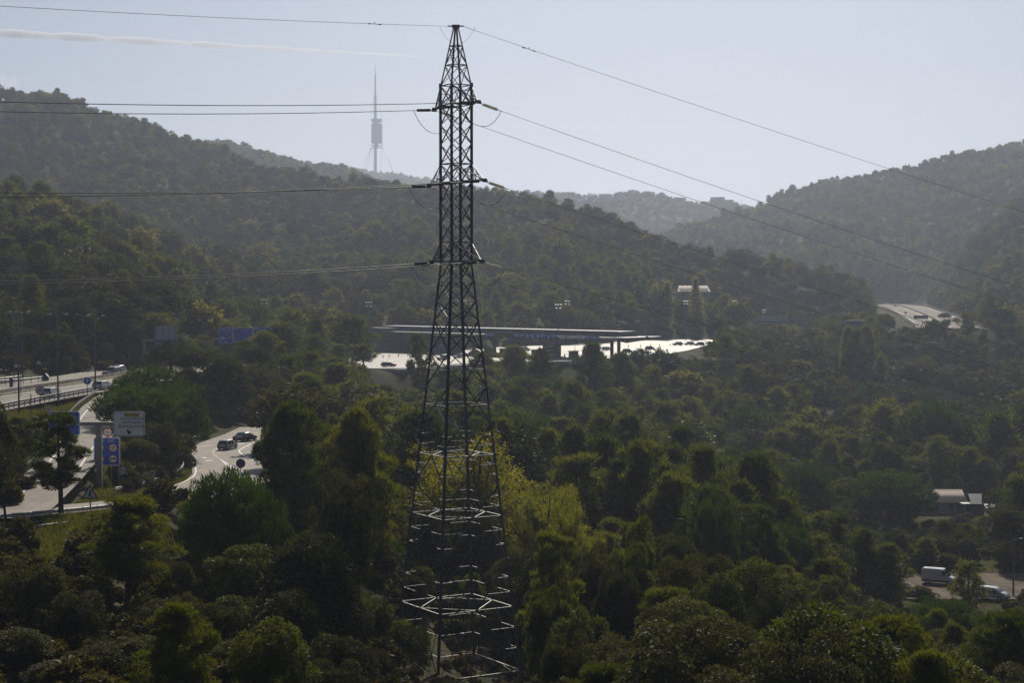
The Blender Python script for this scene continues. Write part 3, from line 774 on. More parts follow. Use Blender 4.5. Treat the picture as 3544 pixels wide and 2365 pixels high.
# those that show largest are things of their own, up to the limit of a kind
W.sort(key=lambda w: -w[3] / w[1])
LIMIT = {'sparse': 40, 'pine': 185, 'oak': 235, 'olive': 60, 'stone': 60}
ZONES = [(0, 200, 'on the near slope below the viewpoint'), (200, 330, 'in the valley wood below the toll plaza'), (330, 10000, 'in the wood round the toll plaza')]
KW = {'sparse': 'thin open pine', 'pine': 'green pine', 'oak': 'dull green holm oak', 'olive': 'yellowish green broadleaf tree', 'stone': 'dark dome-crowned stone pine'}
CATS = {'sparse': 'pine', 'pine': 'pine', 'oak': 'oak', 'olive': 'tree', 'stone': 'pine'}
REST = []
for X, Y, Z, h, kind in W:
    if LIMIT[kind] <= 0: REST.append((X, Y, Z, h, kind)); continue
    px, top = proj(X, Y, Z + h)
    if px < -120 or px > 3664 or top > 2420: continue
    LIMIT[kind] -= 1
    lod = 'near' if Y < 190 else 'mid' if Y < 430 else 'far'
    zn = next(s for a, b, s in ZONES if a <= Y < b)
    ps = proto(kind, lod); i = random.randrange(len(ps)); w0, h0 = ps[i][2], ps[i][3]
    sz = h / h0; sx = sz * random.uniform(.85, 1.2) * (1.2 if h > 10 else 1.0)
    plant(kind, lod, X, Y, Z, sx, sz, random.uniform(0, 6.28), KW[kind] + ' ' + zn, CATS[kind], KW[kind] + 's ' + zn, i)

# the woods beyond: nobody could count them
REST += [w for w in wild(800, 1500, 7.2, 5.5, 13)]
REST += [w for w in wild(1500, 2600, 9.0, 6, 13)]
FAR = wild(2600, 4700, 17, 9, 14)

def instance_group(name):
    ng = bpy.data.node_groups.new(name, 'GeometryNodeTree')
    ng.interface.new_socket('Geometry', in_out='INPUT', socket_type='NodeSocketGeometry')
    ng.interface.new_socket('Geometry', in_out='OUTPUT', socket_type='NodeSocketGeometry')
    return ng
def stuff_instances(name, pts, srcs, label=None):
    """pts: rows of x,y,z, rot, sx, sz, index - one object of instances, for what nobody could count"""
    pts = np.asarray(pts, float); me = bpy.data.meshes.new(name)
    me.vertices.add(len(pts)); me.vertices.foreach_set('co', pts[:, :3].astype(np.float32).ravel())
    def attr(nm, ty, a):
        at = me.attributes.new(nm, ty, 'POINT'); at.data.foreach_set('vector' if ty == 'FLOAT_VECTOR' else 'value', np.ascontiguousarray(a).ravel())
    attr('turn', 'FLOAT_VECTOR', np.stack([RNG.normal(0, .06, len(pts)), RNG.normal(0, .06, len(pts)), pts[:, 3]], 1).astype(np.float32))
    attr('size', 'FLOAT_VECTOR', np.stack([pts[:, 4], pts[:, 4], pts[:, 5]], 1).astype(np.float32))
    attr('which', 'INT', pts[:, 6].astype(np.int32))
    o = link(name, me); ng = instance_group(name); n, l = ng.nodes, ng.links
    gi = n.new('NodeGroupInput'); go = n.new('NodeGroupOutput'); iop = n.new('GeometryNodeInstanceOnPoints'); jn = n.new('GeometryNodeJoinGeometry')
    for s in reversed(srcs):
        oi = n.new('GeometryNodeObjectInfo'); oi.inputs['Object'].default_value = s; oi.inputs['As Instance'].default_value = True
        l.new(oi.outputs['Geometry'], jn.inputs[0])
    def na(nm, ty):
        q = n.new('GeometryNodeInputNamedAttribute'); q.data_type = ty; q.inputs['Name'].default_value = nm; return q.outputs['Attribute']
    iop.inputs['Pick Instance'].default_value = True
    l.new(gi.outputs[0], iop.inputs['Points']); l.new(jn.outputs[0], iop.inputs['Instance'])
    l.new(na('which', 'INT'), iop.inputs['Instance Index']); l.new(na('turn', 'FLOAT_VECTOR'), iop.inputs['Rotation']); l.new(na('size', 'FLOAT_VECTOR'), iop.inputs['Scale'])
    l.new(iop.outputs[0], go.inputs[0])
    md = o.modifiers.new('instances', 'NODES'); md.node_group = ng
    return tag(o, label, kind='stuff')

# trees that stand out against the sky, each on its own; their crowns also serve the far woods
SKY = [('pine', 3195, 552, 1880, 26), ('pine', 3290, 535, 1890, 34), ('pine', 3350, 520, 1890, 34), ('stone', 3400, 512, 1890, 44), ('pine', 3490, 490, 1890, 40), ('pine', 2790, 640, 1950, 30), ('oak', 3000, 600, 1900, 30), ('oak', 2960, 605, 1900, 34), ('stone', 2920, 612, 1900, 38),
       ('pine', 2310, 860, 960, 60), ('pine', 2385, 862, 950, 64), ('pine', 2570, 862, 960, 60), ('stone', 2520, 880, 960, 80), ('pine', 2730, 905, 990, 50), ('pine', 2690, 895, 985, 70), ('pine', 2770, 925, 1000, 56), ('pine', 2910, 945, 1000, 40), ('pine', 2985, 950, 1010, 46), ('oak', 2260, 812, 985, 70), ('pine', 2180, 742, 1000, 60), ('pine', 2120, 728, 1005, 60), ('stone', 2060, 712, 1010, 66), ('pine', 1960, 700, 1020, 60), ('pine', 1830, 672, 1040, 66), ('oak', 1750, 668, 1060, 60),
       ('olive', 150, 318, 1250, 50), ('oak', 60, 315, 1250, 50), ('oak', 500, 420, 1255, 46), ('oak', 560, 445, 1255, 44), ('olive', 260, 352, 1250, 40), ('oak', 700, 515, 1250, 44), ('olive', 1010, 570, 1200, 50), ('stone', 1060, 575, 1190, 60)]
for k, px, top, D, w in SKY:
    H_(k, px, top, D, w, {'pine': 'lone pine standing out against the sky on a ridge', 'oak': 'oak standing out against the sky on a ridge', 'stone': 'umbrella pine standing out against the sky on a ridge', 'olive': 'pale green tree standing out against the sky on a ridge'}[k], CATS[k], 'trees on the skyline', lod='far', hmax=11.5)
SKY2 = [('stone', 800, 497, 2000, 50), ('stone', 870, 515, 2010, 40), ('oak', 830, 510, 2000, 40), ('oak', 940, 535, 2020, 30), ('stone', 1020, 552, 2030, 26), ('stone', 2190, 650, 2950, 50), ('stone', 2240, 655, 2960, 40), ('oak', 2150, 660, 2950, 40), ('stone', 1870, 685, 2700, 44), ('pine', 1940, 690, 2650, 26), ('pine', 1340, 595, 4000, 20), ('oak', 1380, 597, 4000, 30), ('stone', 1430, 600, 4000, 30), ('olive', 1250, 600, 3900, 26)]
for k, px, top, D, w in SKY2:
    H_(k, px, top, D, w, {'pine': 'pale hazy pine on the far ridge', 'oak': 'pale hazy oak on the far ridge', 'stone': 'pale hazy umbrella pine on the far ridge', 'olive': 'pale hazy broadleaf tree on the far ridge'}[k], CATS[k], 'trees on the far hazy ridges', lod='tiny', hmax=14)

def rows_for(trees, lod, keep):
    kinds = sorted({t[4] for t in trees}); srcs = []; base = {}
    for k in kinds:
        ps = proto(k, lod)
        base[k] = (len(srcs), [])
        for i in range(len(ps)):
            if (k, lod, i) in CROWN_SRC: base[k][1].append(len(srcs)); srcs.append((k, lod, i))
    rows = []
    for X, Y, Z, h, k in trees:
        i = random.choice(base[k][1]); kk = srcs[i]; w0, h0 = proto(kk[0], lod)[kk[2]][2:4]
        sz = h / h0; rows.append((X, Y, Z, random.uniform(0, 6.28), sz * random.uniform(.75, 1.4), sz, i))
    return rows, [CROWN_SRC[s] for s in srcs]

midwood = [w for w in REST if w[1] < 460]; farwood = [w for w in REST if 460 <= w[1] < 1350]; hillwood = [w for w in REST if w[1] >= 1350] + FAR
for nm, tr, lod in (('valley_woodland', midwood, 'mid'), ('hillside_woodland', farwood, 'far'), ('distant_woodland', hillwood, 'tiny')):
    if tr:
        r, s = rows_for(tr, lod, None); stuff_instances(nm, r, s)
print('WOODS', len(midwood), len(farwood), len(hillwood), 'kept', {k: v for k, v in LIMIT.items()})

# undergrowth and low shrubs on the open ground
SH = scatter(80, 420, 3.0); SHZ = H(SH[:, 0], SH[:, 1]); sh = []
sp_ = proto('shrub', 'mid')
for i, (px, py, D, w) in enumerate(((60, 1900, 128, 120), (250, 1960, 120, 130), (380, 1900, 128, 110), (640, 1560, 232, 60), (3250, 1880, 335, 70), (3330, 1840, 350, 70), (3430, 1860, 345, 80), (3120, 2035, 262, 110), (3200, 2068, 258, 80), (3080, 2000, 279, 70), (20, 1600, 172, 120), (60, 1640, 166, 110), (-10, 1690, 158, 120), (30, 1720, 155, 90))):
    X = XP(px, D); gz = hz(X, D)
    plant('shrub', 'mid', X, D, gz, w / FPX * D / 2.5, random.uniform(.8, 1.3), random.uniform(0, 6), 'low scrubby bush on open ground by the roads', 'bush', 'low bushes on open ground', i)
for (X, Y), Z in zip(SH, SHZ):
    s = random.uniform(.35, 1.25); px, top = proj(X, Y, Z + 2.2 * s)
    if 1340 < px < 1840 and 130 < Y < 170: s = random.uniform(.25, .5)
    elif hidden_by(px - 8, px + 8, top, top + 20, Y) and random.random() < .95: continue
    if Y > 240 and random.random() < .45: continue
    sh.append((X, Y, Z - .1, random.uniform(0, 6.28), s * random.uniform(.9, 1.5), s, random.randrange(3)))
stuff_instances('undergrowth', sh, [CROWN_SRC['shrub', 'mid', i] for i in range(3)])
# ------------------------------------------------------------------ the lattice pylon
STEEL = mat('dark_weathered_steel', (0.085, 0.098, 0.108), 0.45, 0.3, 0.5, 0.25, 4.0)
GALV = mat('galvanised_steel', (0.36, 0.37, 0.38), 0.42, 0.6, 0.5, 0.15, 5.0)
WIRE = mat('weathered_conductor', (0.035, 0.037, 0.042), 0.5, 0.3, 0.5, 0.1)
PORCELAIN = mat('brown_porcelain', (0.035, 0.022, 0.016), 0.25, 0, 0.6, 0.2)
def glass_mat():
    m = bpy.data.materials.new('toughened_glass'); m.use_nodes = True
    b = m.node_tree.nodes['Principled BSDF']; n, l = m.node_tree.nodes, m.node_tree.links
    nz = n.new('ShaderNodeTexNoise'); nz.inputs['Scale'].default_value = 6
    rp = n.new('ShaderNodeValToRGB'); rp.color_ramp.elements[0].color = (.55, .58, .50, 1); rp.color_ramp.elements[1].color = (.85, .86, .78, 1)
    l.new(nz.outputs[0], rp.inputs[0]); l.new(rp.outputs[0], b.inputs['Base Color'])
    b.inputs['Roughness'].default_value = 0.12; b.inputs['Transmission Weight'].default_value = 0.55; b.inputs['IOR'].default_value = 1.3
    tr = n.new('ShaderNodeBsdfTranslucent'); tr.inputs[0].default_value = (.9, .9, .8, 1); mx = n.new('ShaderNodeMixShader'); mx.inputs[0].default_value = .5
    l.new(b.outputs[0], mx.inputs[1]); l.new(tr.outputs[0], mx.inputs[2]); l.new(mx.outputs[0], n['Material Output'].inputs['Surface'])
    return m
GLASS_I = glass_mat()

def angle_bar_mesh():
    mb = MB(); t = .13
    poly = [(-.5, -.5), (.5, -.5), (.5, -.5 + t), (-.5 + t, -.5 + t), (-.5 + t, .5), (-.5, .5)]
    v = [(x, y, 0) for x, y in poly] + [(x, y, 1) for x, y in poly]
    f = [(0, 1, 2, 3)[::-1], (0, 3, 4, 5)[::-1], (6, 7, 8, 9), (6, 9, 10, 11)] + [(i, (i + 1) % 6, (i + 1) % 6 + 6, i + 6) for i in range(6)]
    mb.add(v, f); me = mb.mesh('angle_bar', STEEL); return me
BAR = angle_bar_mesh()
BAR_H = BAR.copy(); BAR_H.materials.clear(); BAR_H.materials.append(mat('sun_glint_steel', (.15, .15, .148), .5, .45, .5, .2, 4.0))  # same steel in a lighter tone: sun glint on horizontals put into the colour
def bar_matrix(a, b, w, roll=0.0):
    a = Vector(a); b = Vector(b); d = b - a
    q = d.to_track_quat('Z', 'Y')
    return Matrix.Translation(a) @ q.to_matrix().to_4x4() @ Matrix.Rotation(roll, 4, 'Z') @ Matrix.Diagonal((w, w, d.length, 1))
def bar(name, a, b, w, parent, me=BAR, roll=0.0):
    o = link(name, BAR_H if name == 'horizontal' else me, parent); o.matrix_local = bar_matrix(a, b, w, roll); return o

PD = 160.0; PX0 = XP(1579, PD)
PBASE = hz(PX0, PD)
pylon = thing('lattice_pylon', 'tall dark steel lattice pylon with six short cross arms above the woods', 'pylon', (PX0, PD, PBASE))
def ZP(z): return z - PBASE                    # height above the camera -> height above the foot
PHI = R(14)
CORN = [(math.cos(-PHI), math.sin(-PHI)), (math.sin(PHI), math.cos(PHI)), (-math.cos(PHI), math.sin(PHI)), (-math.sin(PHI), -math.cos(PHI))]   # right, back, left, front
def rad(z):
    if z > 17.9: return np.interp(z, [17.9, 23.3], [1.48, .22])
    if z > 1.75: return 1.48
    return 1.48 + (1.75 - z) * .1235
def cor(k, z): return Vector((CORN[k % 4][0] * rad(z), CORN[k % 4][1] * rad(z), ZP(z)))
ZFOOT = PBASE - 0.5
for k in range(4):
    for z0, z1, w in ((ZFOOT, -16.1, .22), (-16.1, 1.75, .21), (1.75, 17.9, .19), (17.9, 23.3, .13)):
        bar('leg', cor(k, z0), cor(k, z1), w, pylon, roll=R(45))
lev = [1.75, 0.0, -1.9, -3.7, -6.6, -9.8, -13.2]
up = [1.75, 3.5, 5.3, 7.15, 9.0, 10.7, 12.5, 14.3, 16.1, 17.9]
def face_x(z0, z1, w=.085):
    for k in range(4):
        bar('brace', cor(k, z0), cor(k + 1, z1), w, pylon); bar('brace', cor(k + 1, z0), cor(k, z1), w, pylon, roll=R(180))
for a, b in zip(up[:-1], up[1:]): face_x(a, b, .085)
for a, b in zip(lev[:-1], lev[1:]): face_x(b, a, .09)
for a, b in ((17.9, 19.75), (19.75, 21.5)):
    for k in range(4): bar('brace', cor(k, a), cor(k + 1, b), .075, pylon); bar('brace', cor(k + 1, a), cor(k, b), .06, pylon, roll=R(180))
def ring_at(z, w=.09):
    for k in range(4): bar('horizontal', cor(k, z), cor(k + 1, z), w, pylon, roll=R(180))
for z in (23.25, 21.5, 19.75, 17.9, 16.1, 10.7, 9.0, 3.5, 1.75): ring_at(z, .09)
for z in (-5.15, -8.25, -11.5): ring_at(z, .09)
# the splayed lower body: K braces to plan frames with their redundant members
def plan_frame(z, w=.12):
    mids = [(cor(k, z) + cor(k + 1, z)) / 2 for k in range(4)]
    ring_at(z, w)
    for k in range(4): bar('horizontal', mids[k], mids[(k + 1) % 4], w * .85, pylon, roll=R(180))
    return mids
def k_panel(ztop, zframe, zbot, w=.09):
    mids = plan_frame(zframe)
    for k in range(4):
        for c in (k, k + 1):
            bar('brace', cor(c, ztop), mids[k], w, pylon); bar('brace', cor(c, zbot), mids[k], w, pylon, roll=R(180))
    for zz, zr in ((ztop, zframe), (zbot, zframe)):
        for t in (.36, .68):
            zc = zz + (zr - zz) * t
            for k in range(4):
                for c, c2 in ((k, k + 1), (k + 1, k)):
                    e = cor(c, zz).lerp(mids[k], t)
                    a = cor(c, zc); 
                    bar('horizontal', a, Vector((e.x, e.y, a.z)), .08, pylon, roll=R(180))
                    if t < .5: bar('brace', cor(c, zr), Vector((e.x, e.y, a.z)), .07, pylon)
k_panel(-13.2, -16.1, -18.9); 
k_panel(-18.9, -21.7, -25.8)
k_panel(-25.8, -30.1, -36.0)
ring_at(-36.0, .12)
for k in range(4):
    m = (cor(k, -36) + cor(k + 1, -36)) / 2
    bar('brace', cor(k, ZFOOT + .3), m, .11, pylon); bar('brace', cor(k + 1, ZFOOT + .3), m, .11, pylon)
# joint plates
pl = MB().box(-.5, .5, -.04, .04, -.5, .5).mesh('gusset_plate', STEEL)
for z in (1.75, 9.0, 10.7, 3.5, 16.1, 17.9, -13.2, -16.1, -25.8):
    for k in range(4):
        o = link('gusset_plate', pl, pylon, cor(k, z)); o.scale = (.3, .8, .42); o.rotation_euler = (0, 0, math.atan2(CORN[k][1], CORN[k][0]) + R(45))
# step bolts up one leg
sb = MB().tube([(0, 0, 0), (-.22, .03, 0)], .012, 5).mesh('step_bolt', GALV)
sbt = [z for z in np.arange(-36, 1.4, .88)]
for z in sbt:
    o = link('step_bolt', sb, pylon, cor(2, z) + Vector((-.09, 0, 0))); o.scale = (1.2, 1, 1.6)
peak = MB().box(-.35, .35, -.35, .35, ZP(23.2), ZP(23.42)); peak.box(-.75, .75, -.06, .06, ZP(23.28), ZP(23.38)); peak.obj('peak_plate', STEEL, pylon)
ft = MB().lathe([(.7, -1.2), (.7, -.1), (.35, .35)], 10).mesh('foundation', mat('old_concrete', (.3, .29, .27), .9))
for k in range(4): link('foundation', ft, pylon, (cor(k, ZFOOT).x, cor(k, ZFOOT).y, 0))

ADIR = Vector((math.cos(R(-59)), math.sin(R(-59)), 0))       # the arms point along the face between the right and the front leg
def arm(zb, zt, L, s):
    c = (3, 0) if s > 0 else (1, 2)
    tip = Vector((0, 0, ZP(zb))) + ADIR * L * s
    mb = MB(); side = Vector((-ADIR.y, ADIR.x, 0))
    def b_(a, e, w):
        M = bar_matrix(a, e, w); mb.add([M @ v.co for v in BAR.vertices], [tuple(p.vertices) for p in BAR.polygons])
    lo = [cor(k, zb) for k in c]; hi = [cor(k, zt) for k in c]
    for a in lo: b_(a, tip, .14)
    for a in hi: b_(a, tip, .10)
    for t in (.35, .68):
        p0, p1 = lo[0].lerp(tip, t), lo[1].lerp(tip, t); q0, q1 = hi[0].lerp(tip, t), hi[1].lerp(tip, t)
        b_(p0, p1, .08); b_(q0, q1, .06); b_(p0, q0, .06); b_(p1, q1, .06); b_(p0, hi[0].lerp(tip, max(0, t - .33)), .05); b_(p1, hi[1].lerp(tip, max(0, t - .33)), .05)
        b_(lo[0].lerp(tip, t - .33), p1, .06); b_(lo[1].lerp(tip, t - .33), p0, .06)
    mb.add([tip + side * .28 + Vector((0, 0, .12)), tip - side * .28 + Vector((0, 0, .12)), tip - side * .28 + ADIR * s * .25 - Vector((0, 0, .25)), tip + side * .28 + ADIR * s * .25 - Vector((0, 0, .25)),
            tip + side * .28 + Vector((0, 0, .08)), tip - side * .28 + Vector((0, 0, .08))], [(0, 1, 2, 3), (4, 5, 2, 3), (0, 1, 5, 4)])
    # walking grille along the bottom of the arm
    a0 = (lo[0] + lo[1]) / 2; w0 = (lo[1] - lo[0]).length * .33
    n = 14
    for i in range(n):
        t = .12 + .62 * i / n; p = a0.lerp(tip, t); b_(p - side * w0 * (1 - t), p + side * w0 * (1 - t), .09)
    mb.obj('cross_arm', STEEL, pylon)
    return pylon.matrix_basis @ tip if False else tip + Vector((PX0, PD, PBASE))
TIPS = {}
for i, (zb, zt, L) in enumerate(((16.1, 17.9, 4.05), (9.0, 10.7, 5.15), (1.75, 3.5, 4.65))):
    for s in (1, -1): TIPS[i, s] = arm(zb, zt, L, s)

# ---- insulator strings, conductors, jumper loops
discs = {}
for nm, m, r in (('glass', GLASS_I, .15), ('porcelain', PORCELAIN, .14)):
    discs[nm] = MB().lathe([(.03, -.02), (r * .55, -.015), (r, .03), (r, .045), (r * .6, .06), (.045, .075), (.045, .11)], 12).mesh('disc', m, True)
LEV = ['top', 'middle', 'bottom']
def insulator(a, d, kind, label, grp, n=14):
    d = d.normalized(); q = d.to_track_quat('Z', 'Y')
    t = thing('insulator_string', label, 'insulator', a, 0, grp); t.rotation_mode = 'QUATERNION'; t.rotation_quaternion = q
    MB().tube([(0, 0, 0), (0, 0, .55)], .028, 6).obj('link', GALV, t)
    for i in range(n): link('disc', discs[kind], t, (0, 0, .55 + i * .108))
    e = .55 + n * .108
    MB().tube([(0, 0, e), (0, 0, e + .4)], .035, 6).obj('clamp', WIRE, t)
    for z0, s in ((.42, 1), (e + .05, -1)):
        MB().tube([(0, 0, z0), (.1, 0, z0), (.34, 0, z0 + .1 * s), (.42, 0, z0 + .22 * s), (.36, 0, z0 + .32 * s), (.2, 0, z0 + .3 * s)], .016, 5).obj('arcing_horn', WIRE, t)
    return a + d * (e + .38)

def catenary(a, b, sag, n=40):
    return [a.lerp(b, t) - Vector((0, 0, 4 * sag * t * (1 - t))) for t in np.linspace(0, 1, n)]
def cable(name, pts, r, label, cat, grp=None, m=WIRE, n=5):
    o = MB().tube(pts, r, n).obj(name, m, smooth=True); tag(o, label, cat, grp); return o

# where the lines leave the picture: left towards the viewer, right across the valley
LEFT = {(0, 1): (352, 130), (0, -1): (386, 138), (1, 1): (682, 130), (1, -1): (666, 138), (2, 1): (985, 130), (2, -1): (975, 138)}
RIGHT = {(0, 1): (1000, 186), (0, -1): (1064, 194), (1, 1): (1218, 186), (1, -1): (1300, 194), (2, 1): (1412, 186), (2, -1): (1475, 194)}
ARMW = {1: 'near-side', -1: 'far-side'}
for (i, s), tip in TIPS.items():
    tip = tip + Vector((0, 0, -.12))
    ly, ld = LEFT[i, s]; le = P(0, ly, ld); ry, rd = RIGHT[i, s]; re = P(3544, ry, rd)
    where = f'{ARMW[s]} tip of the {LEV[i]} cross arm'
    pa = insulator(tip, le - tip + Vector((0, 0, -.3)), 'porcelain', f'dark insulator string at the {where}', 'insulator strings on the pylon')
    pb = insulator(tip, re - tip + Vector((0, 0, -(re - tip).length * .02)), 'glass', f'pale glass insulator string at the {where}', 'insulator strings on the pylon')
    le = le + Vector((0, 0, (le - pa).length * 1.9 * .012)); re = re + Vector((0, 0, (re - pb).length * 2.6 * .0095))
    far_l = pa + (le - pa) * 1.9; far_r = pb + (re - pb) * 2.6
    cable('power_line', catenary(pa, far_l, (far_l - pa).length * .012), .036, f'overhead power line strung left from the {where}', 'power line', 'power lines')
    cable('power_line', catenary(pb, far_r, (far_r - pb).length * .010), .022, f'overhead power line strung right from the {where}', 'power line', 'power lines')
    mid = (pa + pb) / 2 + ADIR * s * .25
    loop = [pa.lerp(pb, t) + ADIR * s * .35 * math.sin(t * 3.1416) - Vector((0, 0, 1.75 * (1 - abs(2 * t - 1) ** 2.2))) for t in np.linspace(0, 1, 26)]
    cable('jumper_loop', loop, .028, f'sagging jumper wire loop below the {where}', 'cable', 'jumper loops')
top = Vector((PX0, PD, 23.32))
for py, d, px, nm, sg in ((20, 134, 0, 'left', .006), (735, 190, 3544, 'right', .006)):
    a = top + Vector((-.6 if px == 0 else .6, 0, 0)); e = P(px, py, d); e.z += (e - a).length * (1.9 if px == 0 else 2.46) * .006; f = a + (e - a) * (1.9 if px == 0 else 2.6)
    cable('earth_wire', catenary(a, f, (f - a).length * sg), .02, f'thin earth wire strung {nm} from the pylon peak', 'power line', 'power lines')
    dmp = a + (e - a).normalized() * (8.2 if px == 0 else 7.0)
    q = (e - a).normalized()
    t = MB().tube([dmp - q * .7 - Vector((0, 0, .2)), dmp + q * .7 - Vector((0, 0, .2))], .012, 5)
    for sgn in (-1, 1): t.tube([dmp + q * (sgn * .7) - Vector((0, 0, .2)), dmp + q * (sgn * .42) - Vector((0, 0, .2))], .055, 6)
    t.tube([dmp, dmp - Vector((0, 0, .2))], .03, 5)
    tag(t.obj('vibration_damper', WIRE), f'small dumbbell vibration damper on the {nm} earth wire', 'damper')
cable('jumper_loop', [top + Vector((-1.5 + 3.3 * t, 0, -.05 - 1.6 * (1 - abs(2 * t - 1) ** 2))) for t in np.linspace(0, 1, 20)], .014, 'thin jumper wire loop just below the pylon peak', 'cable', 'jumper loops')
# ------------------------------------------------------------------ far telecommunications tower, town on the ridge, sky streaks
PALE = mat('pale_weathered_concrete', (.34, .33, .32), .8)
TSTEEL = mat('tower_steel', (.16, .17, .19), .5, .4)
TD = 4200.0; K = FPX / TD
TX = XP(1301, TD); TZ0 = hz(TX, TD)
def tz(py): return P(1301, py, TD).z - TZ0
tower = thing('telecommunications_tower', 'slender hazy telecommunications tower with stacked platforms and a needle mast on the ridge', 'tower', (TX, TD, TZ0))
MB().lathe([(3.6, -8), (3.0, tz(512)), (2.6, tz(412))], 20).obj('shaft', PALE, tower, smooth=True)
MB().lathe([(3.2, tz(414)), (2.9, tz(332)), (2.0, tz(328)), (1.8, tz(260)), (.9, tz(256)), (.55, tz(230)), (.2, tz(210))], 12).obj('mast', TSTEEL, tower, smooth=True)
for py, r in ((395, 4.4), (372, 4.0), (352, 3.8), (334, 4.0), (300, 2.6), (283, 2.4), (262, 2.5), (270, 2.3)):
    MB().lathe([(r, tz(py)), (r, tz(py) + 1.6)], 12).obj('antenna_ring', TSTEEL, tower)
def tri(r, rot, n=9):
    pts = []
    for k in range(3):
        a0 = rot + k * 2.0944
        for j in range(n):
            a = a0 + 2.0944 * j / n
            rr = r * (.80 + .20 * abs(math.cos((a - rot) * 1.5)))
            pts.append((rr * math.cos(a) + 2.5, rr * math.sin(a)))
    return pts
zb, zt = tz(512), tz(413)
nfl = 13
for i in range(nfl):
    z = zb + (zt - zb) * i / (nfl - 1)
    full = i not in (0, 1, 10)
    pl_ = tri(14.2, R(20)); mb = MB()
    mb.add([(x, y, z) for x, y in pl_] + [(x, y, z + .9) for x, y in pl_], [tuple(range(27))[::-1], tuple(range(27, 54))] + [(j, (j + 1) % 27, (j + 1) % 27 + 27, j + 27) for j in range(27)])
    mb.obj('platform', TSTEEL, tower)
    if i < nfl - 1:
        h = (zt - zb) / (nfl - 1); q = tri(13.2 if full else (7.5 if i > 1 else 4.0), R(20)); mb = MB()
        mb.add([(x, y, z + .9) for x, y in q] + [(x, y, z + h) for x, y in q], [(j, (j + 1) % 27, (j + 1) % 27 + 27, j + 27) for j in range(27)])
        mb.obj('equipment_floor', mat('equipment_cladding', (.2, .21, .23), .6), tower)
for k in range(3):
    for da in (-.25, .25):
        a = R(20) + k * 2.0944 + da; MB().tube([(13.9 * math.cos(a) + 2.5, 13.9 * math.sin(a), zb - 3), (13.9 * math.cos(a) + 2.5, 13.9 * math.sin(a), zt + 3)], .35, 5).obj('upright', TSTEEL, tower)
    a = R(20) + k * 2.0944
for x0, x1, y1 in ((415, 275, 1290), (415, 330, 1305), (418, 372, 1305), (420, 450, 1310), (452, 455, 1310), (548, 718, 1310), (548, 705, 1310), (545, 507, 1300)):
    a = P(1150 + x0 / 3.137, 512, TD) - Vector((TX, TD, TZ0)); b = P(1150 + x1 / 3.137, 180 + y1 / 3.137, TD) - Vector((TX, TD, TZ0)); b.z = -2
    b.y += random.uniform(-40, 40)
    MB().tube([a, b], .28, 4).obj('guy_cable', TSTEEL, tower)
for x0, x1 in ((455, 418), (486, 545)):
    a = P(1150 + x0 / 3.137, 328, TD) - Vector((TX, TD, TZ0)); b = P(1150 + x1 / 3.137, 412, TD) - Vector((TX, TD, TZ0)); MB().tube([a, b], .25, 4).obj('guy_cable', TSTEEL, tower)

# small relay mast on the left ridge
m0 = P(1110, 566, 1990); rm = thing('relay_mast', 'tiny relay mast with antennas on the left hazy ridge', 'mast', (m0.x, m0.y, m0.z - 14))
MB().tube([(0, 0, 0), (0, 0, 14)], [.6, .3], 6).obj('pole', TSTEEL, rm)
for z in (9, 12): MB().box(-1.4, 1.4, -.4, .4, z, z + 1.6).obj('antenna', TSTEEL, rm)

# houses of the far town: width px, roof row, base row
WALLC = [(.55, .5, .44), (.48, .42, .36), (.6, .57, .52), (.42, .36, .31)]
ROOF = mat('terracotta_roof', (.23, .12, .08), .8, scale=.4)
FWIN = mat('far_window', (.05, .055, .06), .2)
def town_house(px, pw, ptop, floors, D, flat, label, pitch=.35):
    w = pw / K / (TD / D); h = floors * 3.1; d = w * random.uniform(.7, 1.0); ztop = P(px, ptop, D).z
    h_roof = 0.6 if flat else w * .5 * pitch
    z0 = ztop - h - h_roof
    t = thing('town_house', label, 'house', (XP(px, D), D, z0), random.uniform(-.5, .5), 'houses on the far ridge')
    wm = mat('render_%d' % random.randrange(4), WALLC[random.randrange(4)], .85, scale=.3)
    MB().box(-w / 2, w / 2, -d / 2, d / 2, -14, h).obj('wall', wm, t)
    if flat: MB().box(-w / 2 - .3, w / 2 + .3, -d / 2 - .3, d / 2 + .3, h, h + .6).obj('roof', wm, t)
    else:
        o = .6; MB().add([(-w / 2 - o, -d / 2 - o, h), (w / 2 + o, -d / 2 - o, h), (w / 2 + o, d / 2 + o, h), (-w / 2 - o, d / 2 + o, h), (-w / 4, 0, h + h_roof), (w / 4, 0, h + h_roof)],
                          [(0, 1, 5, 4), (1, 2, 5), (2, 3, 4, 5), (3, 0, 4), (3, 2, 1, 0)]).obj('roof', ROOF, t)
    n = max(2, int(w / 3.2)); wm_ = MB().box(-.6, .6, -.06, .06, 0, 1.5).mesh('window', FWIN)
    for f in range(floors):
        for i in range(n): link('window', wm_, t, (-w / 2 + w * (i + .5) / n, -d / 2 - .02, f * 3.1 + .9))
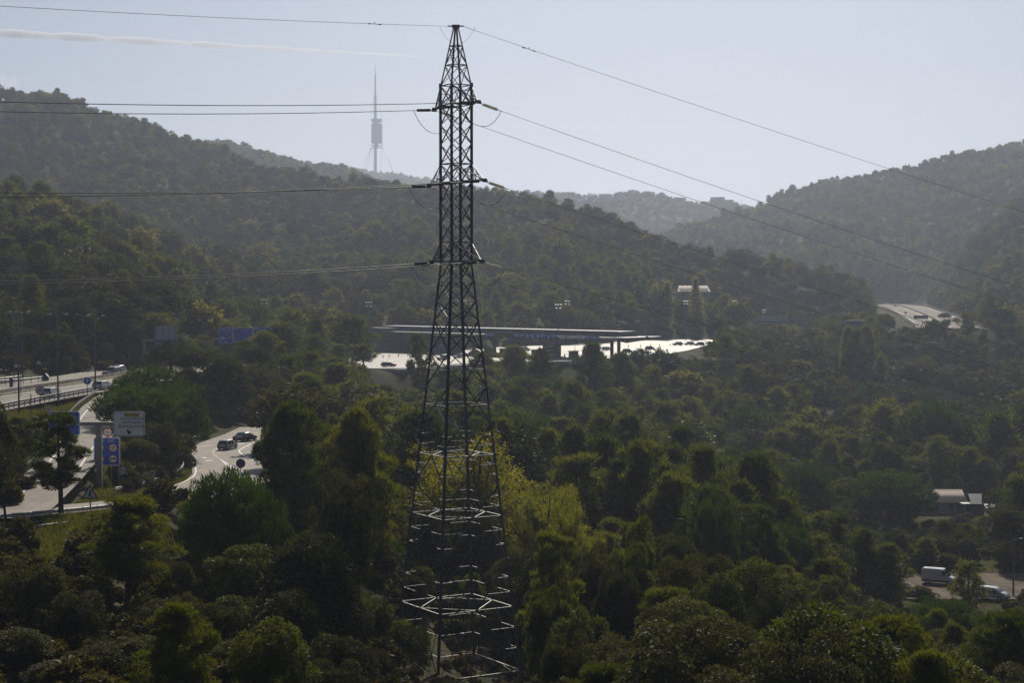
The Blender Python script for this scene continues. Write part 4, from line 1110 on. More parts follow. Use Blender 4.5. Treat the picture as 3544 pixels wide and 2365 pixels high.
for q in ((2482, 46, 683, 6, 3000, True, 'big flat-roofed apartment block on the far ridge beside the valley gap'), (2520, 32, 692, 4, 3000, True, 'lower flat block attached right of the big apartment block on the far ridge'),
          (2355, 30, 684, 3, 3020, True, 'flat-roofed house with roof terrace on the far ridge'), (2310, 16, 690, 2, 3020, False, 'small tiled house below the roof-terrace house on the far ridge'), (2385, 22, 694, 2, 3010, False, 'low tiled house beside the roof-terrace house on the far ridge'),
          (2050, 38, 670, 3, 3000, False, 'wide hip-roofed house on the crest of the far ridge'), (2095, 40, 672, 2, 3000, True, 'long low flat house on the crest of the far ridge'), (1970, 40, 666, 4, 3000, True, 'squarish block on the crest of the far ridge near the pylon'), (1930, 26, 664, 3, 3000, False, 'pointed-roof house beside two thin trees on the far ridge'), (1830, 40, 668, 2, 2990, False, 'long tiled house on the far ridge right of the pylon'),
          (2280, 26, 672, 2, 3010, False, 'tiled house right of the big umbrella pines on the far ridge'), (2440, 26, 702, 2, 3000, False, 'small house in the gap left of the big apartment block'), (2570, 28, 706, 2, 2950, False, 'small house at the right end of the far ridge town'), (1790, 26, 674, 2, 2900, False, 'small house low on the far slope behind the pylon line'), (2400, 12, 716, 4, 2990, True, 'narrow tower-like house on the far ridge')):
    town_house(*q)

# vapour trail and thin cloud, far above and beyond the hazy air
def streak(name, a, b, r0, r1, D, dens, label, n=60, seed=1, flat=1.0):
    rng = np.random.default_rng(seed); mb = MB(); pts = []; rr = []
    A = P(*a, D); B = P(*b, D)
    for i, t in enumerate(np.linspace(0, 1, n)):
        p = A.lerp(B, t) + Vector((0, 0, math.sin(t * 3.1) * .0)); e = (1 - abs(2 * t - 1) ** 12) * .9 + .1
        pts.append(p); rr.append((r0 + (r1 - r0) * t) * e * (1 + .16 * math.sin(t * 47 + seed) + .12 * math.sin(t * 113) + rng.uniform(-.08, .08)))
    mb.tube(pts, rr, 14)
    o = mb.obj(name, None, smooth=True)
    m = bpy.data.materials.new(name + '_vapour'); m.use_nodes = True; nn, l = m.node_tree.nodes, m.node_tree.links; nn.clear()
    out = nn.new('ShaderNodeOutputMaterial'); v = nn.new('ShaderNodeVolumePrincipled'); v.inputs['Density'].default_value = dens; v.inputs['Anisotropy'].default_value = .3; v.inputs['Color'].default_value = (1, 1, 1, 1)
    l.new(v.outputs[0], out.inputs['Volume']); o.data.materials.append(m)
    tag(o, label, 'cloud')
    return o
streak('vapour_trail', (-160, 104), (1510, 198), 42, 8, 16000, .036, 'long white vapour trail slanting across the upper left sky', seed=2)
streak('thin_cloud', (-200, 282), (75, 284), 60, 60, 16000, .003, 'faint small cloud wisp above the left hill', seed=3)
streak('thin_cloud', (1150, 402), (1650, 396), 42, 30, 16000, .0014, 'faint long cloud wisp behind the telecommunications tower', seed=4)
streak('thin_cloud', (1760, 432), (2160, 440), 50, 40, 16000, .0012, 'very faint cloud wisp right of the pylon', seed=5)
streak('thin_cloud', (2180, 438), (2600, 434), 22, 10, 16000, .004, 'thin bright cloud line right of the pylon below the earth wire', seed=6)
# ------------------------------------------------------------------ roadside kit
WHITE = mat('road_paint_white', (.72, .70, .66), .6, var=.12, scale=8)
GALV2 = mat('guardrail_zinc', (.40, .40, .39), .5, .45, .5, .12, 2.0)
DKRAIL = mat('weathered_dark_rail', (.13, .13, .13), .5, .4, .5, .2, 2.0)
CONC = mat('barrier_concrete', (.36, .32, .25), .85, var=.25, scale=.8)
POLE = mat('grey_pole', (.09, .10, .11), .6, .2)
LAMPH = mat('lamp_housing', (.22, .23, .24), .5, .2)
S_BLUE = mat('sign_blue', (.03, .12, .60), .45, var=.08)
S_WHITE = mat('sign_white', (.82, .80, .76), .5, var=.05)
S_RED = mat('sign_red', (.42, .025, .02), .45, var=.08)
S_BLACK = mat('sign_black', (.012, .012, .014), .5)
S_YEL = mat('sign_yellow', (.70, .42, .02), .45, var=.08)
S_GREEN = mat('sign_green', (.02, .22, .07), .45)
S_BACK = mat('sign_back_aluminium', (.48, .49, .50), .45, .4, var=.08)
S_PINK = mat('sign_pink', (.72, .40, .32), .5)
S_DKBLUE = mat('sign_dark_blue', (.02, .04, .11), .5)

def sweep(mb, prof, pts, closed=True):
    pts = [Vector(p) for p in pts]; n = len(prof); k = len(mb.v)
    for i, p in enumerate(pts):
        d = pts[min(i + 1, len(pts) - 1)] - pts[max(i - 1, 0)]; r = Vector((d.y, -d.x, 0)).normalized()
        for o, z in prof: mb.v.append(tuple(p + r * o + Vector((0, 0, z))))
    for i in range(len(pts) - 1):
        for j in range(n if closed else n - 1):
            j2 = (j + 1) % n; q = k + i * n; mb.f.append((q + j, q + j2, q + n + j2, q + n + j))
    if closed:
        mb.f.append(tuple(k + j for j in range(n))[::-1]); mb.f.append(tuple(k + (len(pts) - 1) * n + j for j in range(n)))
    return mb
def resample(pts, step):
    pts = [Vector(p) for p in pts]; out = [pts[0]]; acc = 0
    for a, b in zip(pts[:-1], pts[1:]):
        L = (b - a).length; t = step - acc
        while t <= L: out.append(a.lerp(b, t / L)); t += step
        acc = (acc + L) % step if L > 0 else acc
    if (out[-1] - pts[-1]).length > step * .3: out.append(pts[-1])
    return out
def smooth(pts, n=6):
    pts = [Vector(p) for p in pts]; q = [pts[0] * 2 - pts[1]] + pts + [pts[-1] * 2 - pts[-2]]; out = []
    for i in range(1, len(q) - 2):
        for j in range(n):
            t = j / n; a, b, c, d = q[i - 1:i + 3]
            out.append(.5 * (2 * b + (c - a) * t + (2 * a - 5 * b + 4 * c - d) * t * t + (3 * b - a - 3 * c + d) * t ** 3))
    out.append(pts[-1]); return out
POSTM = {}
def guardrail(pts, label, m=GALV2, step=2.0, h=.78, rails=1, post_m=None, side=1):
    pts = smooth(pts, 5); base = pts[0]; loc = [p - base for p in pts]
    t = thing('guardrail', label, 'guardrail', base, 0, 'guardrails')
    w = [(0, .31), (.05, .27), (.05, .21), (0, .17), (0, .14), (.05, .10), (.05, .04), (0, 0)]
    for r in range(rails):
        z = h - .31 - r * .42; prof = [(o * side, z + q) for o, q in w] + [((-.012) * side, z), ((-.012) * side, z + .31)]
        sweep(MB(), prof, loc).obj('rail', m, t)
    pm = post_m or m
    if pm.name not in POSTM: POSTM[pm.name] = MB().box(-.05, .05, -.06, .06, -.6, .80).mesh('post', pm)
    for p in resample(loc, step): link('post', POSTM[pm.name], t, p - Vector((0, 0, 0)) + Vector((0, 0, 0)))
    return t

def paint(pts, w, lift=.016, name='road_marking', m=WHITE):
    mb = MB(); pts = [Vector(p) for p in pts]
    sweep(mb, [(-w / 2, lift), (w / 2, lift)], pts, False)
    return tag(mb.obj(name, m), kind='structure')
def dashes(pts, w, on, off, lift=.016):
    pts = resample(pts, .5); i = 0; mb = MB()
    while i < len(pts) - 1:
        seg = pts[i:i + int(on / .5) + 1]
        if len(seg) > 1: sweep(mb, [(-w / 2, lift), (w / 2, lift)], seg, False)
        i += int((on + off) / .5)
    return tag(mb.obj('road_marking', m=WHITE), kind='structure')

def hw(o, y0, y1, step=6):
    return [Vector((highway_row(y)[0] + o, y, highway_row(y)[1])) for y in np.arange(y0, y1 + .1, step)]
for o in (4.7, -5.3, -7.6, -17.2): paint(hw(o, 160, 420), .22)
dashes(hw(-.4, 160, 420), .18, 3.5, 8); dashes(hw(-12.2, 160, 420), .18, 3.5, 8)

# concrete median: each casting a piece of its own
med = thing('median_barrier', 'sand coloured concrete median barrier between the carriageways with weeds along it', 'barrier', hw(-6.4, 200, 200)[0])
for y in np.arange(200, 396, 7):
    a, b = hw(-6.4, y, y)[0] - med.location, hw(-6.4, y + 6.9, y + 6.9)[0] - med.location
    sweep(MB(), [(-.32, 0), (-.32, .08), (-.16, .3), (-.1, .85), (.1, .85), (.16, .3), (.32, .08), (.32, 0)], [a, b]).obj('barrier_segment', CONC, med)

J = lambda px, py: on_strip('junction_road', px, py)
paint(smooth([J(642, 1580), J(655, 1592), J(667, 1606), J(674, 1626), J(669, 1646), J(650, 1660), J(620, 1674), J(560, 1695), J(480, 1715)]), .24)
paint(smooth([J(889, 1528), J(860, 1541), J(832, 1555), J(825, 1563), J(836, 1574), J(858, 1587), J(882, 1598)]), .26)
dashes(smooth([J(766, 1545), J(748, 1554), J(736, 1562), J(735, 1570), J(742, 1577), J(751, 1585)], 8), .22, 1, 1)
paint(smooth([J(666, 1551), J(720, 1542), J(766, 1537)]), .2)
def quad_paint(pp): 
    mb = MB(); mb.add([J(*p) + Vector((0, 0, .016)) for p in pp], [tuple(range(len(pp)))]); tag(mb.obj('road_marking', WHITE), kind='structure')
quad_paint([(751, 1585), (795, 1611), (833, 1630), (845, 1640), (822, 1648), (796, 1636), (782, 1614)])
quad_paint([(688, 1584), (712, 1584), (712, 1586), (701, 1588), (698, 1586)]); quad_paint([(708, 1595), (732, 1594), (732, 1596), (718, 1597), (710, 1598)])
quad_paint([(815, 1535), (840, 1534), (845, 1533), (845, 1536), (830, 1538), (818, 1537)])
quad_paint([(804, 1651), (838, 1651), (838, 1653), (804, 1653)]); quad_paint([(804, 1656), (840, 1656), (840, 1658), (804, 1658)])
S_ = lambda px, py: on_strip('slip_road', px, py) + Vector((0, 0, .008))
paint(smooth([S_(322, 1396), S_(300, 1420), S_(281, 1443), S_(262, 1470), S_(235, 1510), S_(190, 1570), S_(130, 1640), S_(60, 1720)]), .24)
paint(smooth([S_(404, 1400), S_(385, 1450), S_(370, 1478), S_(346, 1514), S_(310, 1560), S_(270, 1620)]), .22)
paint(smooth([J(600, 1728), J(520, 1733), J(420, 1742), J(330, 1750)]), .2)

def off(strip, px, py, dz=0): 
    v = on_strip(strip, px, py); v.z += dz; return v
def gpt(px, D): 
    x = XP(px, D); return Vector((x, D, hz(x, D)))
guardrail([h + Vector((0, 0, 0)) for h in hw(5.75, 196, 272, 6)], 'dark two-rail guardrail along the highway above the grass bank', DKRAIL, 2.0, .95, 2)
guardrail([S_(352, 1366) + Vector((-.9, 0, 0)), S_(330, 1382) + Vector((-.9, 0, 0)), S_(300, 1408) + Vector((-1.2, 0, 0)), S_(268, 1438) + Vector((-1.0, 0, 0)), S_(225, 1500) + Vector((-1, 0, 0)), S_(180, 1560) + Vector((-1, 0, 0)), S_(120, 1632) + Vector((-1, 0, 0)), S_(30, 1740) + Vector((-1, 0, 0))], 'bright curving guardrail between the grass bank and the slip road', GALV2, 2.5, side=1)
guardrail([J(400, 1716) + Vector((-.4, .8, 0)), J(470, 1702) + Vector((-.5, .8, 0)), J(560, 1676) + Vector((-.5, .7, 0)), J(622, 1648) + Vector((-.6, .5, 0)), J(645, 1628) + Vector((-.6, 0, 0)), J(648, 1606) + Vector((-.7, 0, 0)), J(638, 1588) + Vector((-.7, 0, 0))], 'bright guardrail curling round the inside of the junction bend', GALV2, 2.0)
def rail_at(px, py, D): v = P(px, py, D); v.z -= .78; return v
guardrail([rail_at(-60, 1788, 139), rail_at(21, 1780, 142), rail_at(120, 1771, 144.5), rail_at(220, 1762, 147.5), rail_at(326, 1752, 151), rail_at(420, 1743, 155), rail_at(520, 1731, 160)], 'long guardrail across the foreground road edge behind the merge sign', GALV2, 2.0)
guardrail([rail_at(-60, 1838, 134.5), rail_at(60, 1828, 137), rail_at(180, 1812, 140), rail_at(330, 1795, 145)], 'lower weathered guardrail half hidden in grass in front of the road', DKRAIL, 2.0)
guardrail([J(905, 1522) + Vector((.9, 0, 0)), J(880, 1540) + Vector((1.2, 0, 0)), J(868, 1552) + Vector((1.4, 0, 0)), J(880, 1570) + Vector((1.6, 0, 0)), J(905, 1590) + Vector((1.6, 0, 0))], 'short guardrail on the outer side of the junction bend beside the tall pine', GALV2, 2.0)
guardrail([J(668, 1536) + Vector((-1, 1, 0)), J(690, 1529) + Vector((-1, 1.5, 0)), J(715, 1520) + Vector((-1, 2, 0))], 'short shaded guardrail under the stone pines at the junction', GALV2, 2.0)
guardrail([rail_at(-60, 1313, 290), rail_at(10, 1307, 294), rail_at(75, 1300, 299)], 'upper pale guardrail on the far side of the highway', GALV2, 2.5)
guardrail([rail_at(-60, 1321, 284), rail_at(0, 1316, 287), rail_at(80, 1310, 293), rail_at(146, 1303, 299)], 'lower pale guardrail ending at the dark blue nose marker', GALV2, 2.5)

# ------------------------------------------------------------------ signs
def frame_plate(poly, y0, y1): return MB().prism(poly, y0, y1)
def rrect(w, h, r, n=5, cx=0, cz=0):
    out = []
    for sx, sz, a0 in ((1, 1, 0), (-1, 1, 90), (-1, -1, 180), (1, -1, 270)):
        for i in range(n + 1):
            a = R(a0 + 90 * i / n); out.append((cx + sx * (w / 2 - r) + r * math.cos(a), cz + sz * (h / 2 - r) + r * math.sin(a)))
    return out
def roundel(t, x, z, r, y, border=S_RED, fill=S_WHITE, bw=.16):
    p = MB().disc(x, z, r, y - .02, y, 28).obj('roundel', border, t)
    MB().disc(x, z, r * (1 - bw), y - .03, y - .021, 28).obj('roundel_face', fill, p)
    return p
def bars(t, rects, y, m=S_BLACK, name='pictogram'):
    mb = MB()
    for x0, x1, z0, z1 in rects: mb.box(x0, x1, y - .006, y, z0, z1)
    return mb.obj(name, m, t)
def post(t, x, z0, z1, r=.05, y=.09, m=POLE): return MB().tube([(x, y, z0), (x, y, z1)], r, 8).obj('post', m, t)
def poly_plate(t, poly, y, m, name='pictogram', th=.006): return MB().prism(poly, y - th, y).obj(name, m, t)

def placed(name, px, py_base, D, label, cat, group=None, on_ground=True):
    x = XP(px, D); z = hz(x, D) if on_ground else P(px, py_base, D).z
    return thing(name, label, cat, (x, D, z), 0, group), z
# cantilever gantry with two panels
GD = 185.0; gx = XP(337, GD); gz = hz(gx, GD)
g = thing('sign_gantry', 'T-shaped concrete gantry carrying a white destination panel and a blue panel', 'road sign', (gx, GD, gz))
def gl(px, py): v = P(px, py, GD); return v.x - gx, v.z - gz
zt_ = gl(337, 1462)[1]
CONCP = mat('grey_gantry_paint', (.33, .30, .28), .7, var=.12, scale=1.5)
MB().box(-.29, .29, .1, .62, -.5, zt_ - .3).obj('post', CONCP, g)
MB().box(gl(250, 0)[0], gl(392, 0)[0], .08, .5, zt_ - .42, zt_).obj('arm', CONCP, g)
MB().box(-.36, .36, .02, .68, zt_ - .62, zt_ - .36).obj('bracket', CONCP, g)
def panel(t, px0, px1, py0, py1, face, y=0.0, rim=S_WHITE, inner=None):
    (x0, z1), (x1, z0) = gl(px0, py0), gl(px1, py1); w, h = x1 - x0, z1 - z0; cx, cz = (x0 + x1) / 2, (z0 + z1) / 2
    p = MB().prism(rrect(w, h, .28, cx=cx, cz=cz), y - .04, y + .03).obj('panel', rim, t)
    if inner: MB().prism(rrect(w - .12, h - .12, .24, cx=cx, cz=cz), y - .048, y - .041).obj('rim', inner, p)
    f = MB().prism(rrect(w - .22, h - .22, .2, cx=cx, cz=cz), y - .056, y - .049).obj('panel_face', face, p)
    return p, cx, cz, w, h
p, cx, cz, w, h = panel(g, 391, 501, 1425, 1511, S_WHITE, -.02, S_WHITE, S_BLACK)
def L_(px, py): return gl(px, py)
yy = -.085
MB().box(L_(420, 0)[0], L_(471, 0)[0], -.092, -.08, L_(0, 1443)[1], L_(0, 1431)[1]).obj('route_label', S_YEL, p)
letters('BV-1462', .36, S_BLACK, p, L_(445, 0)[0], -.102, L_(0, 1437)[1], 1.25)
for s_, py, sz, sx in (('LA FLORESTA', 1450, .36, 1.12), ('LES PLANES', 1463, .36, 1.12), ('BARCELONA', 1477, .43, 1.12)):
    letters(s_, sz, S_BLACK, p, L_(445.5, 0)[0], yy, L_(0, py)[1], sx)
ax, az = L_(446, 1495); 
poly_plate(p, [(ax - .25 + a, az + b) for a, b in ((-.0, .19), (.11, .26), (.33, .03), (.44, .14), (.46, -.24), (.06, -.22), (.17, -.11))], yy, S_BLACK, 'arrow')
p, cx, cz, w, h = panel(g, 168, 277, 1424, 1509, S_BLUE, -.02, S_WHITE)
MB().prism(rrect(.66, .5, .06, cx=L_(231, 0)[0], cz=L_(0, 1445)[1]), -.094, -.08).obj('route_label', S_WHITE, p)
MB().prism(rrect(.60, .44, .05, cx=L_(231, 0)[0], cz=L_(0, 1445)[1]), -.099, -.095).obj('route_label_face', S_BLUE, p)
letters('C-16', .36, S_WHITE, p, L_(224, 0)[0] , -.104, L_(0, 1445)[1]); 
q = roundel(p, *L_(254, 1446), .25, -.08, S_RED, S_PINK, .12); bars(q, [(L_(249, 0)[0], L_(259, 0)[0], L_(0, 1447)[1] , L_(0, 1444)[1])], -.115, S_BACK, 'pictogram')
letters('Barcelona', .48, S_WHITE, p, L_(228, 0)[0], -.09, L_(0, 1468)[1], 1.1)
# blue board with four prohibitions
BD = 191.0; bx = XP(370, BD); bz = hz(bx, BD)
b = thing('prohibition_board', 'blue board with four round red-rimmed prohibitions behind the gantry post', 'road sign', (bx, BD, bz))
def bl(px, py): v = P(px, py, BD); return v.x - bx, v.z - bz
_gl = gl; gl = bl
p, cx, cz, w, h = panel(b, 324, 416, 1514, 1613, S_BLUE, 0, S_WHITE)
for px, s_, m_ in ((353, 'E-9', S_GREEN), (384, 'C-16', S_BLUE)):
    x, z = bl(px, 1525); ww = .5 if s_ == 'E-9' else .82
    MB().prism(rrect(ww, .34, .05, cx=x, cz=z), -.07, -.058).obj('route_label', S_WHITE, p); MB().prism(rrect(ww - .06, .28, .04, cx=x, cz=z), -.075, -.071).obj('route_label_face', m_, p)
    letters(s_, .28, S_WHITE, p, x, -.08, z)
for px, py, k in ((347, 1551, 0), (392, 1551, 1), (347, 1589, 2), (392, 1589, 3)):
    x, z = bl(px, py); q = roundel(p, x, z, .47, -.058, S_RED, S_WHITE, .17)
    if k in (0, 1):
        bars(q, [(x - .38, x + .38, z - .03, z + .03)], -.094, S_RED, 'divider')
        bars(q, [(x - .2, x - .06, z + .1, z + .17), (x + .02, x + .2, z + .1, z + .17), (x - .14, x + .1, z + .19, z + .24), (x - .1, x + .02, z - .22, z - .12), (x + .06, x + .14, z - .24, z - .1), (x - .2, x - .14, z - .24, z - .14)], -.094)
    if k == 2: bars(q, [(x - .06, x + .22, z - .06, z + .22)], -.094, S_YEL, 'pictogram'); bars(q, [(x - .2, x + .24, z - .22, z - .12)], -.094)
    if k == 3: bars(q, [(x - .27, x + .05, z - .04, z + .02), (x - .02, x + .27, z - .04, z + .14), (x - .25, x - .14, z - .1, z - .03), (x + .08, x + .2, z - .1, z - .03), (x - .27, x - .12, z + .02, z + .1)], -.094)
for px in (372, 398): post(b, bl(px, 0)[0], -.4, bl(0, 1600)[1], .06, .1, GALV)
gl = _gl
def round_sign(px, py, r_px, D, label, name='road_sign', back=False, pm=POLE):
    x = XP(px, D); z = hz(x, D); t = thing(name, label, 'road sign', (x, D, z)); c = P(px, py, D).z - z
    post(t, 0, -.4, c + r_px * D / FPX * .8, .045, .06, pm)
    return t, c, r_px * D / FPX
t, c, r = round_sign(369, 1497, 16.3, 188, 'round red-rimmed height limit sign on a pole right behind the gantry arm')
q = roundel(t, 0, c, r, 0); letters('4 m', .34, S_BLACK, q, 0, -.034, c)
for s in (1, -1): poly_plate(q, [(-.12, c + s * .42), (.12, c + s * .42), (0, c + s * .26)], -.031, S_BLACK)
t, c, r = round_sign(136, 1352, 16, 231, 'round red-rimmed speed sign reading 40 beside the highway guardrail')
q = roundel(t, 0, c, r, 0, bw=.2); letters('40', .66, S_BLACK, q, 0, -.034, c, 1.1)
t, c, r = round_sign(300, 1319, 13.4, 262, 'round blue sign with white upward arrow beside the highway')
q = roundel(t, 0, c, r, 0, S_WHITE, S_BLUE, .05); poly_plate(q, [(-.07, c - .4), (.07, c - .4), (.07, c + .1), (.24, c - .05), (.24, c + .1), (0, c + .38), (-.24, c + .1), (-.24, c - .05), (-.07, c + .1)], -.032, S_WHITE, 'arrow')
t, c, r = round_sign(417, 1631, 14, 183, 'back of a round grey sign on a pole beside the wire fence')
MB().disc(0, c, r, 0, .03, 28).obj('sign_plate', S_BACK, t)
t, c, r = round_sign(830, 1605, 16.5, 205, 'dark back of a round sign standing in front of the junction')
MB().disc(0, c, r, 0, .03, 28).obj('sign_plate', S_DKBLUE, t)
# merge triangle
TDs = 148.0; x = XP(306, TDs); z = hz(x, TDs)
t = thing('warning_triangle', 'red-rimmed warning triangle with a side road merging arrow', 'road sign', (x, TDs, z))
c = P(306, 1711, TDs).z - z
def triangle(s, c): hh = s * .866; return [(-s / 2, c - hh / 3), (s / 2, c - hh / 3), (0, c + hh * 2 / 3)]
MB().prism(triangle(1.48, c), -.02, 0).obj('rim', S_RED, t); q = MB().prism(triangle(1.05, c), -.028, -.021).obj('sign_face', S_WHITE, t)
poly_plate(q, [(-.07, c - .26), (0, c - .19), (.09, c - .26), (.09, c + .27), (.03, c + .37), (-.05, c + .27), (-.06, c + .08), (-.17, c - .10), (-.1, c - .12), (-.07, c - .05)], -.029, S_BLACK, 'arrow')
post(t, 0, -.4, c + .3, .06, .06, GALV)
# yellow board, nose marker, small backs
t, z = placed('yellow_board', 165, 0, 215, 'square yellow board with a small white car picture above the blue panel', 'road sign'); c = P(165, 1417, 215).z - z
MB().box(-.5, .5, -.03, 0, c - .75, c + .52).obj('panel', S_YEL, t); q = MB().box(-.3, .3, -.04, -.031, c - .2, c + .22).obj('picture', S_WHITE, t)
poly_plate(q, [(-.18, c + .05), (-.05, c + .12), (.15, c - .02), (.18, c - .12), (.05, c - .12), (-.16, c - .02)], -.042, S_DKBLUE); post(t, 0, -.4, c, .05)
t, z = placed('nose_marker', 154, 0, 302, 'dark blue house-shaped nose marker at the end of the guardrail', 'road sign'); c = 0
MB().prism([(-.56, .1), (.56, .1), (.62, .95), (.1, 1.5), (-.56, 1.0)], -.35, .35).obj('shell', S_DKBLUE, t); MB().prism([(.1, 1.5), (.62, .95), (.66, .98), (.12, 1.58)], -.36, .36).obj('trim', S_BACK, t)
t, z = placed('narrow_sign', 36, 0, 279, 'narrow dark rectangular sign back beside the median', 'road sign'); c = P(36, 1325, 279).z - z
MB().box(-.28, .28, 0, .04, c - .72, c + .72).obj('panel', S_DKBLUE, t); post(t, -.25, -.4, c + .7, .04)
t, z = placed('delineator_pole', 104, 0, 206, 'thin green pole standing in the grass bank', 'pole'); c = P(104, 1366, 206).z - z
MB().tube([(0, 0, -.4), (0, 0, c)], .06, 8).obj('pole', mat('green_pole', (.05, .08, .07), .5), t); MB().tube([(0, 0, c), (0, 0, c + .06)], .08, 8).obj('cap', S_BACK, t)
t, z = placed('direction_arrow', 62, 0, 262, 'small pale arrow panel on a pole beside the highway', 'road sign'); c = P(60, 1268, 262).z - z
MB().prism([(-.7, c), (-.5, c + .25), (.25, c + .25), (.25, c - .25), (-.5, c - .25)], -.02, 0).obj('panel', S_BACK, t); post(t, .3, -.4, c + .4, .05)

# wire fence beside the junction
fe = thing('wire_fence', 'wire mesh fence on posts along the wooded verge of the junction', 'fence', gpt(470, 196))
fp = [gpt(px, d) - fe.location for px, d in ((440, 192), (470, 196), (500, 200), (530, 205), (560, 211), (590, 218))]
pm = MB().tube([(0, 0, -.3), (0, 0, 2.0)], .035, 6).mesh('post', GALV)
for p_ in fp: link('post', pm, fe, p_)
wm = MB()
for z_ in np.arange(.1, 1.95, .3): wm.tube([p_ + Vector((0, 0, z_)) for p_ in fp], .008, 4)
for a, b_ in zip(fp[:-1], fp[1:]):
    for k in np.linspace(0, 1, 9)[:-1]: q = a.lerp(b_, k); wm.tube([q + Vector((0, 0, .1)), q + Vector((0, 0, 1.9))], .006, 4)
wm.obj('wire_mesh', GALV, fe)
MB().tube([fp[0] + Vector((0, 0, 1.9)), fp[0] + Vector((-1.2, -.4, .0))], .03, 6).obj('stay', GALV, fe)

# ------------------------------------------------------------------ lamp posts
def lamp_post(px, ptop, D, label, double=True, grp='highway lamp posts', base_z=None, turn=0.0):
    x = XP(px, D); z = hz(x, D) if base_z is None else base_z; h = P(px, ptop, D).z - z
    t = thing('lamp_post', label, 'street lamp', (x, D, z), turn, grp)
    MB().lathe([(.16, -.5), (.13, .1), (.11, h * .5), (.06, h - .1)], 8).obj('pole', POLE, t, smooth=True)
    for s in ((-1, 1) if double else (1,)):
        MB().tube([(0, 0, h - .2), (s * .35, 0, h + .05), (s * .95, 0, h + .16)], .04, 6).obj('arm', POLE, t)
        hd = MB().prism([(s * .85, h + .10), (s * 1.55, h + .16), (s * 1.6, h + .24), (s * 1.2, h + .33), (s * .85, h + .26)], -.16, .16).obj('lamp_head', LAMPH, t)
        MB().box(min(s * 1.0, s * 1.45), max(s * 1.0, s * 1.45), -.11, .11, h + .075, h + .11).obj('lens', S_WHITE, hd)
for k, (px, pt, D, s_) in enumerate(((62, 1086, 231, 'at the near guardrail above the foreground trees'), (198, 1093, 250, 'at the near guardrail beside the 40 sign'), (328, 1098, 271, 'at the near guardrail beside the blue arrow sign'),
        (48, 1088, 305, 'on the far verge behind the pale guardrails'), (76, 1082, 312, 'on the far verge left of the nose marker'), (287, 1093, 332, 'on the far verge facing the dark SUV'), (471, 1091, 400, 'just left of the sign seen from the back'), (528, 1107, 352, 'in front of the sign seen from the back'),
        (582, 1092, 430, 'right behind the sign seen from the back'), (593, 1110, 385, 'at the right edge of the sign seen from the back'), (699, 1093, 470, 'in the trees left of the blue toll signs'), (705, 1111, 425, 'taller than the trees left of the blue toll signs'), (848, 1108, 470, 'rising above the blue toll signs'))):
    lamp_post(px, pt, D, f'slim double-armed highway lamp post {s_}')
def high_mast(px, ptop, D, label, hh=None):
    x = XP(px, D); z = hz(x, D); h = P(px, ptop, D).z - z
    t = thing('floodlight_mast', label, 'street lamp', (x, D, z), 0, 'floodlight masts round the toll plaza')
    MB().lathe([(.22, -.5), (.14, h * .6), (.09, h)], 8).obj('pole', POLE, t, smooth=True); MB().box(-1.1, 1.1, -.1, .1, h - .15, h).obj('crossbar', POLE, t); MB().box(-.9, .9, -.1, .1, h - 1.25, h - 1.12).obj('crossbar', POLE, t)
    fm = MB().box(-.28, .28, -.3, .15, -.22, .22).mesh('floodlight', LAMPH)
    for xx in (-.9, -.1, .75): link('floodlight', fm, t, (xx, -.15, h + .2), (R(25), 0, 0))
    for xx in (-.7, .6): link('floodlight', fm, t, (xx, -.15, h - .95), (R(25), 0, 0))
for px, pt, D, s_ in ((1277, 1050, 570, 'left of the toll building'), (916, 1041, 520, 'among the pines left of the toll plaza'), (1606, 1044, 690, 'seen through the right side of the pylon'), (1640, 1055, 680, 'just right of the pylon behind the canopy'), (1933, 1058, 560, 'in front of the toll canopy'), (1963, 1045, 720, 'behind the toll canopy'), (2374, 1045, 760, 'between the poplars'), (2543, 1045, 790, 'in the trees right of the poplars'), (2645, 1075, 850, 'behind the pale sign back right of the plaza')):
    high_mast(px, pt, D, f'tall floodlight mast {s_}')

# ------------------------------------------------------------------ overhead gantries near the toll
def gantry_frame(t, x0, x1, z, h=.5, posts=(0,), zb=-1.0):
    MB().box(x0, x1, .1, .5, z - h, z).obj('beam', POLE2, t)
    for xp in posts: MB().box(xp - .32, xp + .32, .05, .6, zb, z - h * .0 - .002).obj('post', POLE2, t)
POLE2 = mat('grey_gantry_steel', (.20, .20, .22), .6, .2)
D_ = 345.0; x = XP(497, D_); z = hz(x, D_); t = thing('sign_gantry', 'grey gantry with a panel seen from its ribbed back above the stone pines', 'road sign', (x, D_, z))
zz = P(0, 1177, D_).z - z; gantry_frame(t, -.3, XP(612, D_) - x, zz, .5)
x0, x1 = XP(534, D_) - x, XP(610, D_) - x; z1, z0 = P(0, 1128, D_).z - z, P(0, 1195, D_).z - z
MB().box(x0, x1, .55, .62, z0, z1).obj('panel', S_BACK, t)
rb = MB().box(-.05, .05, .38, .549, z0, z1).mesh('rib', POLE2)
for k in np.linspace(x0 + .3, x1 - .3, 4): link('rib', rb, t, (k, 0, 0))
sl = MB().box(x0 + .02, x1 - .02, .52, .548, -.02, .02).mesh('slat', POLE2)
for k in np.arange(z0 + .25, z1, .3): link('slat', sl, t, (0, 0, k))
D_ = 430.0; x = XP(735, D_); z = hz(x, D_); t = thing('toll_sign_gantry', 'gantry with four blue toll lane panels above the pines', 'road sign', (x, D_, z))
zz = P(0, 1172, D_).z - z; gantry_frame(t, -.3, XP(1010, D_) - x, zz, .55, (0, XP(1005, D_) - x))
LAB = [('Telepeatge', 'VIA T'), ('Targetes', ''), ('Targetes', ''), ('Manual', '')]
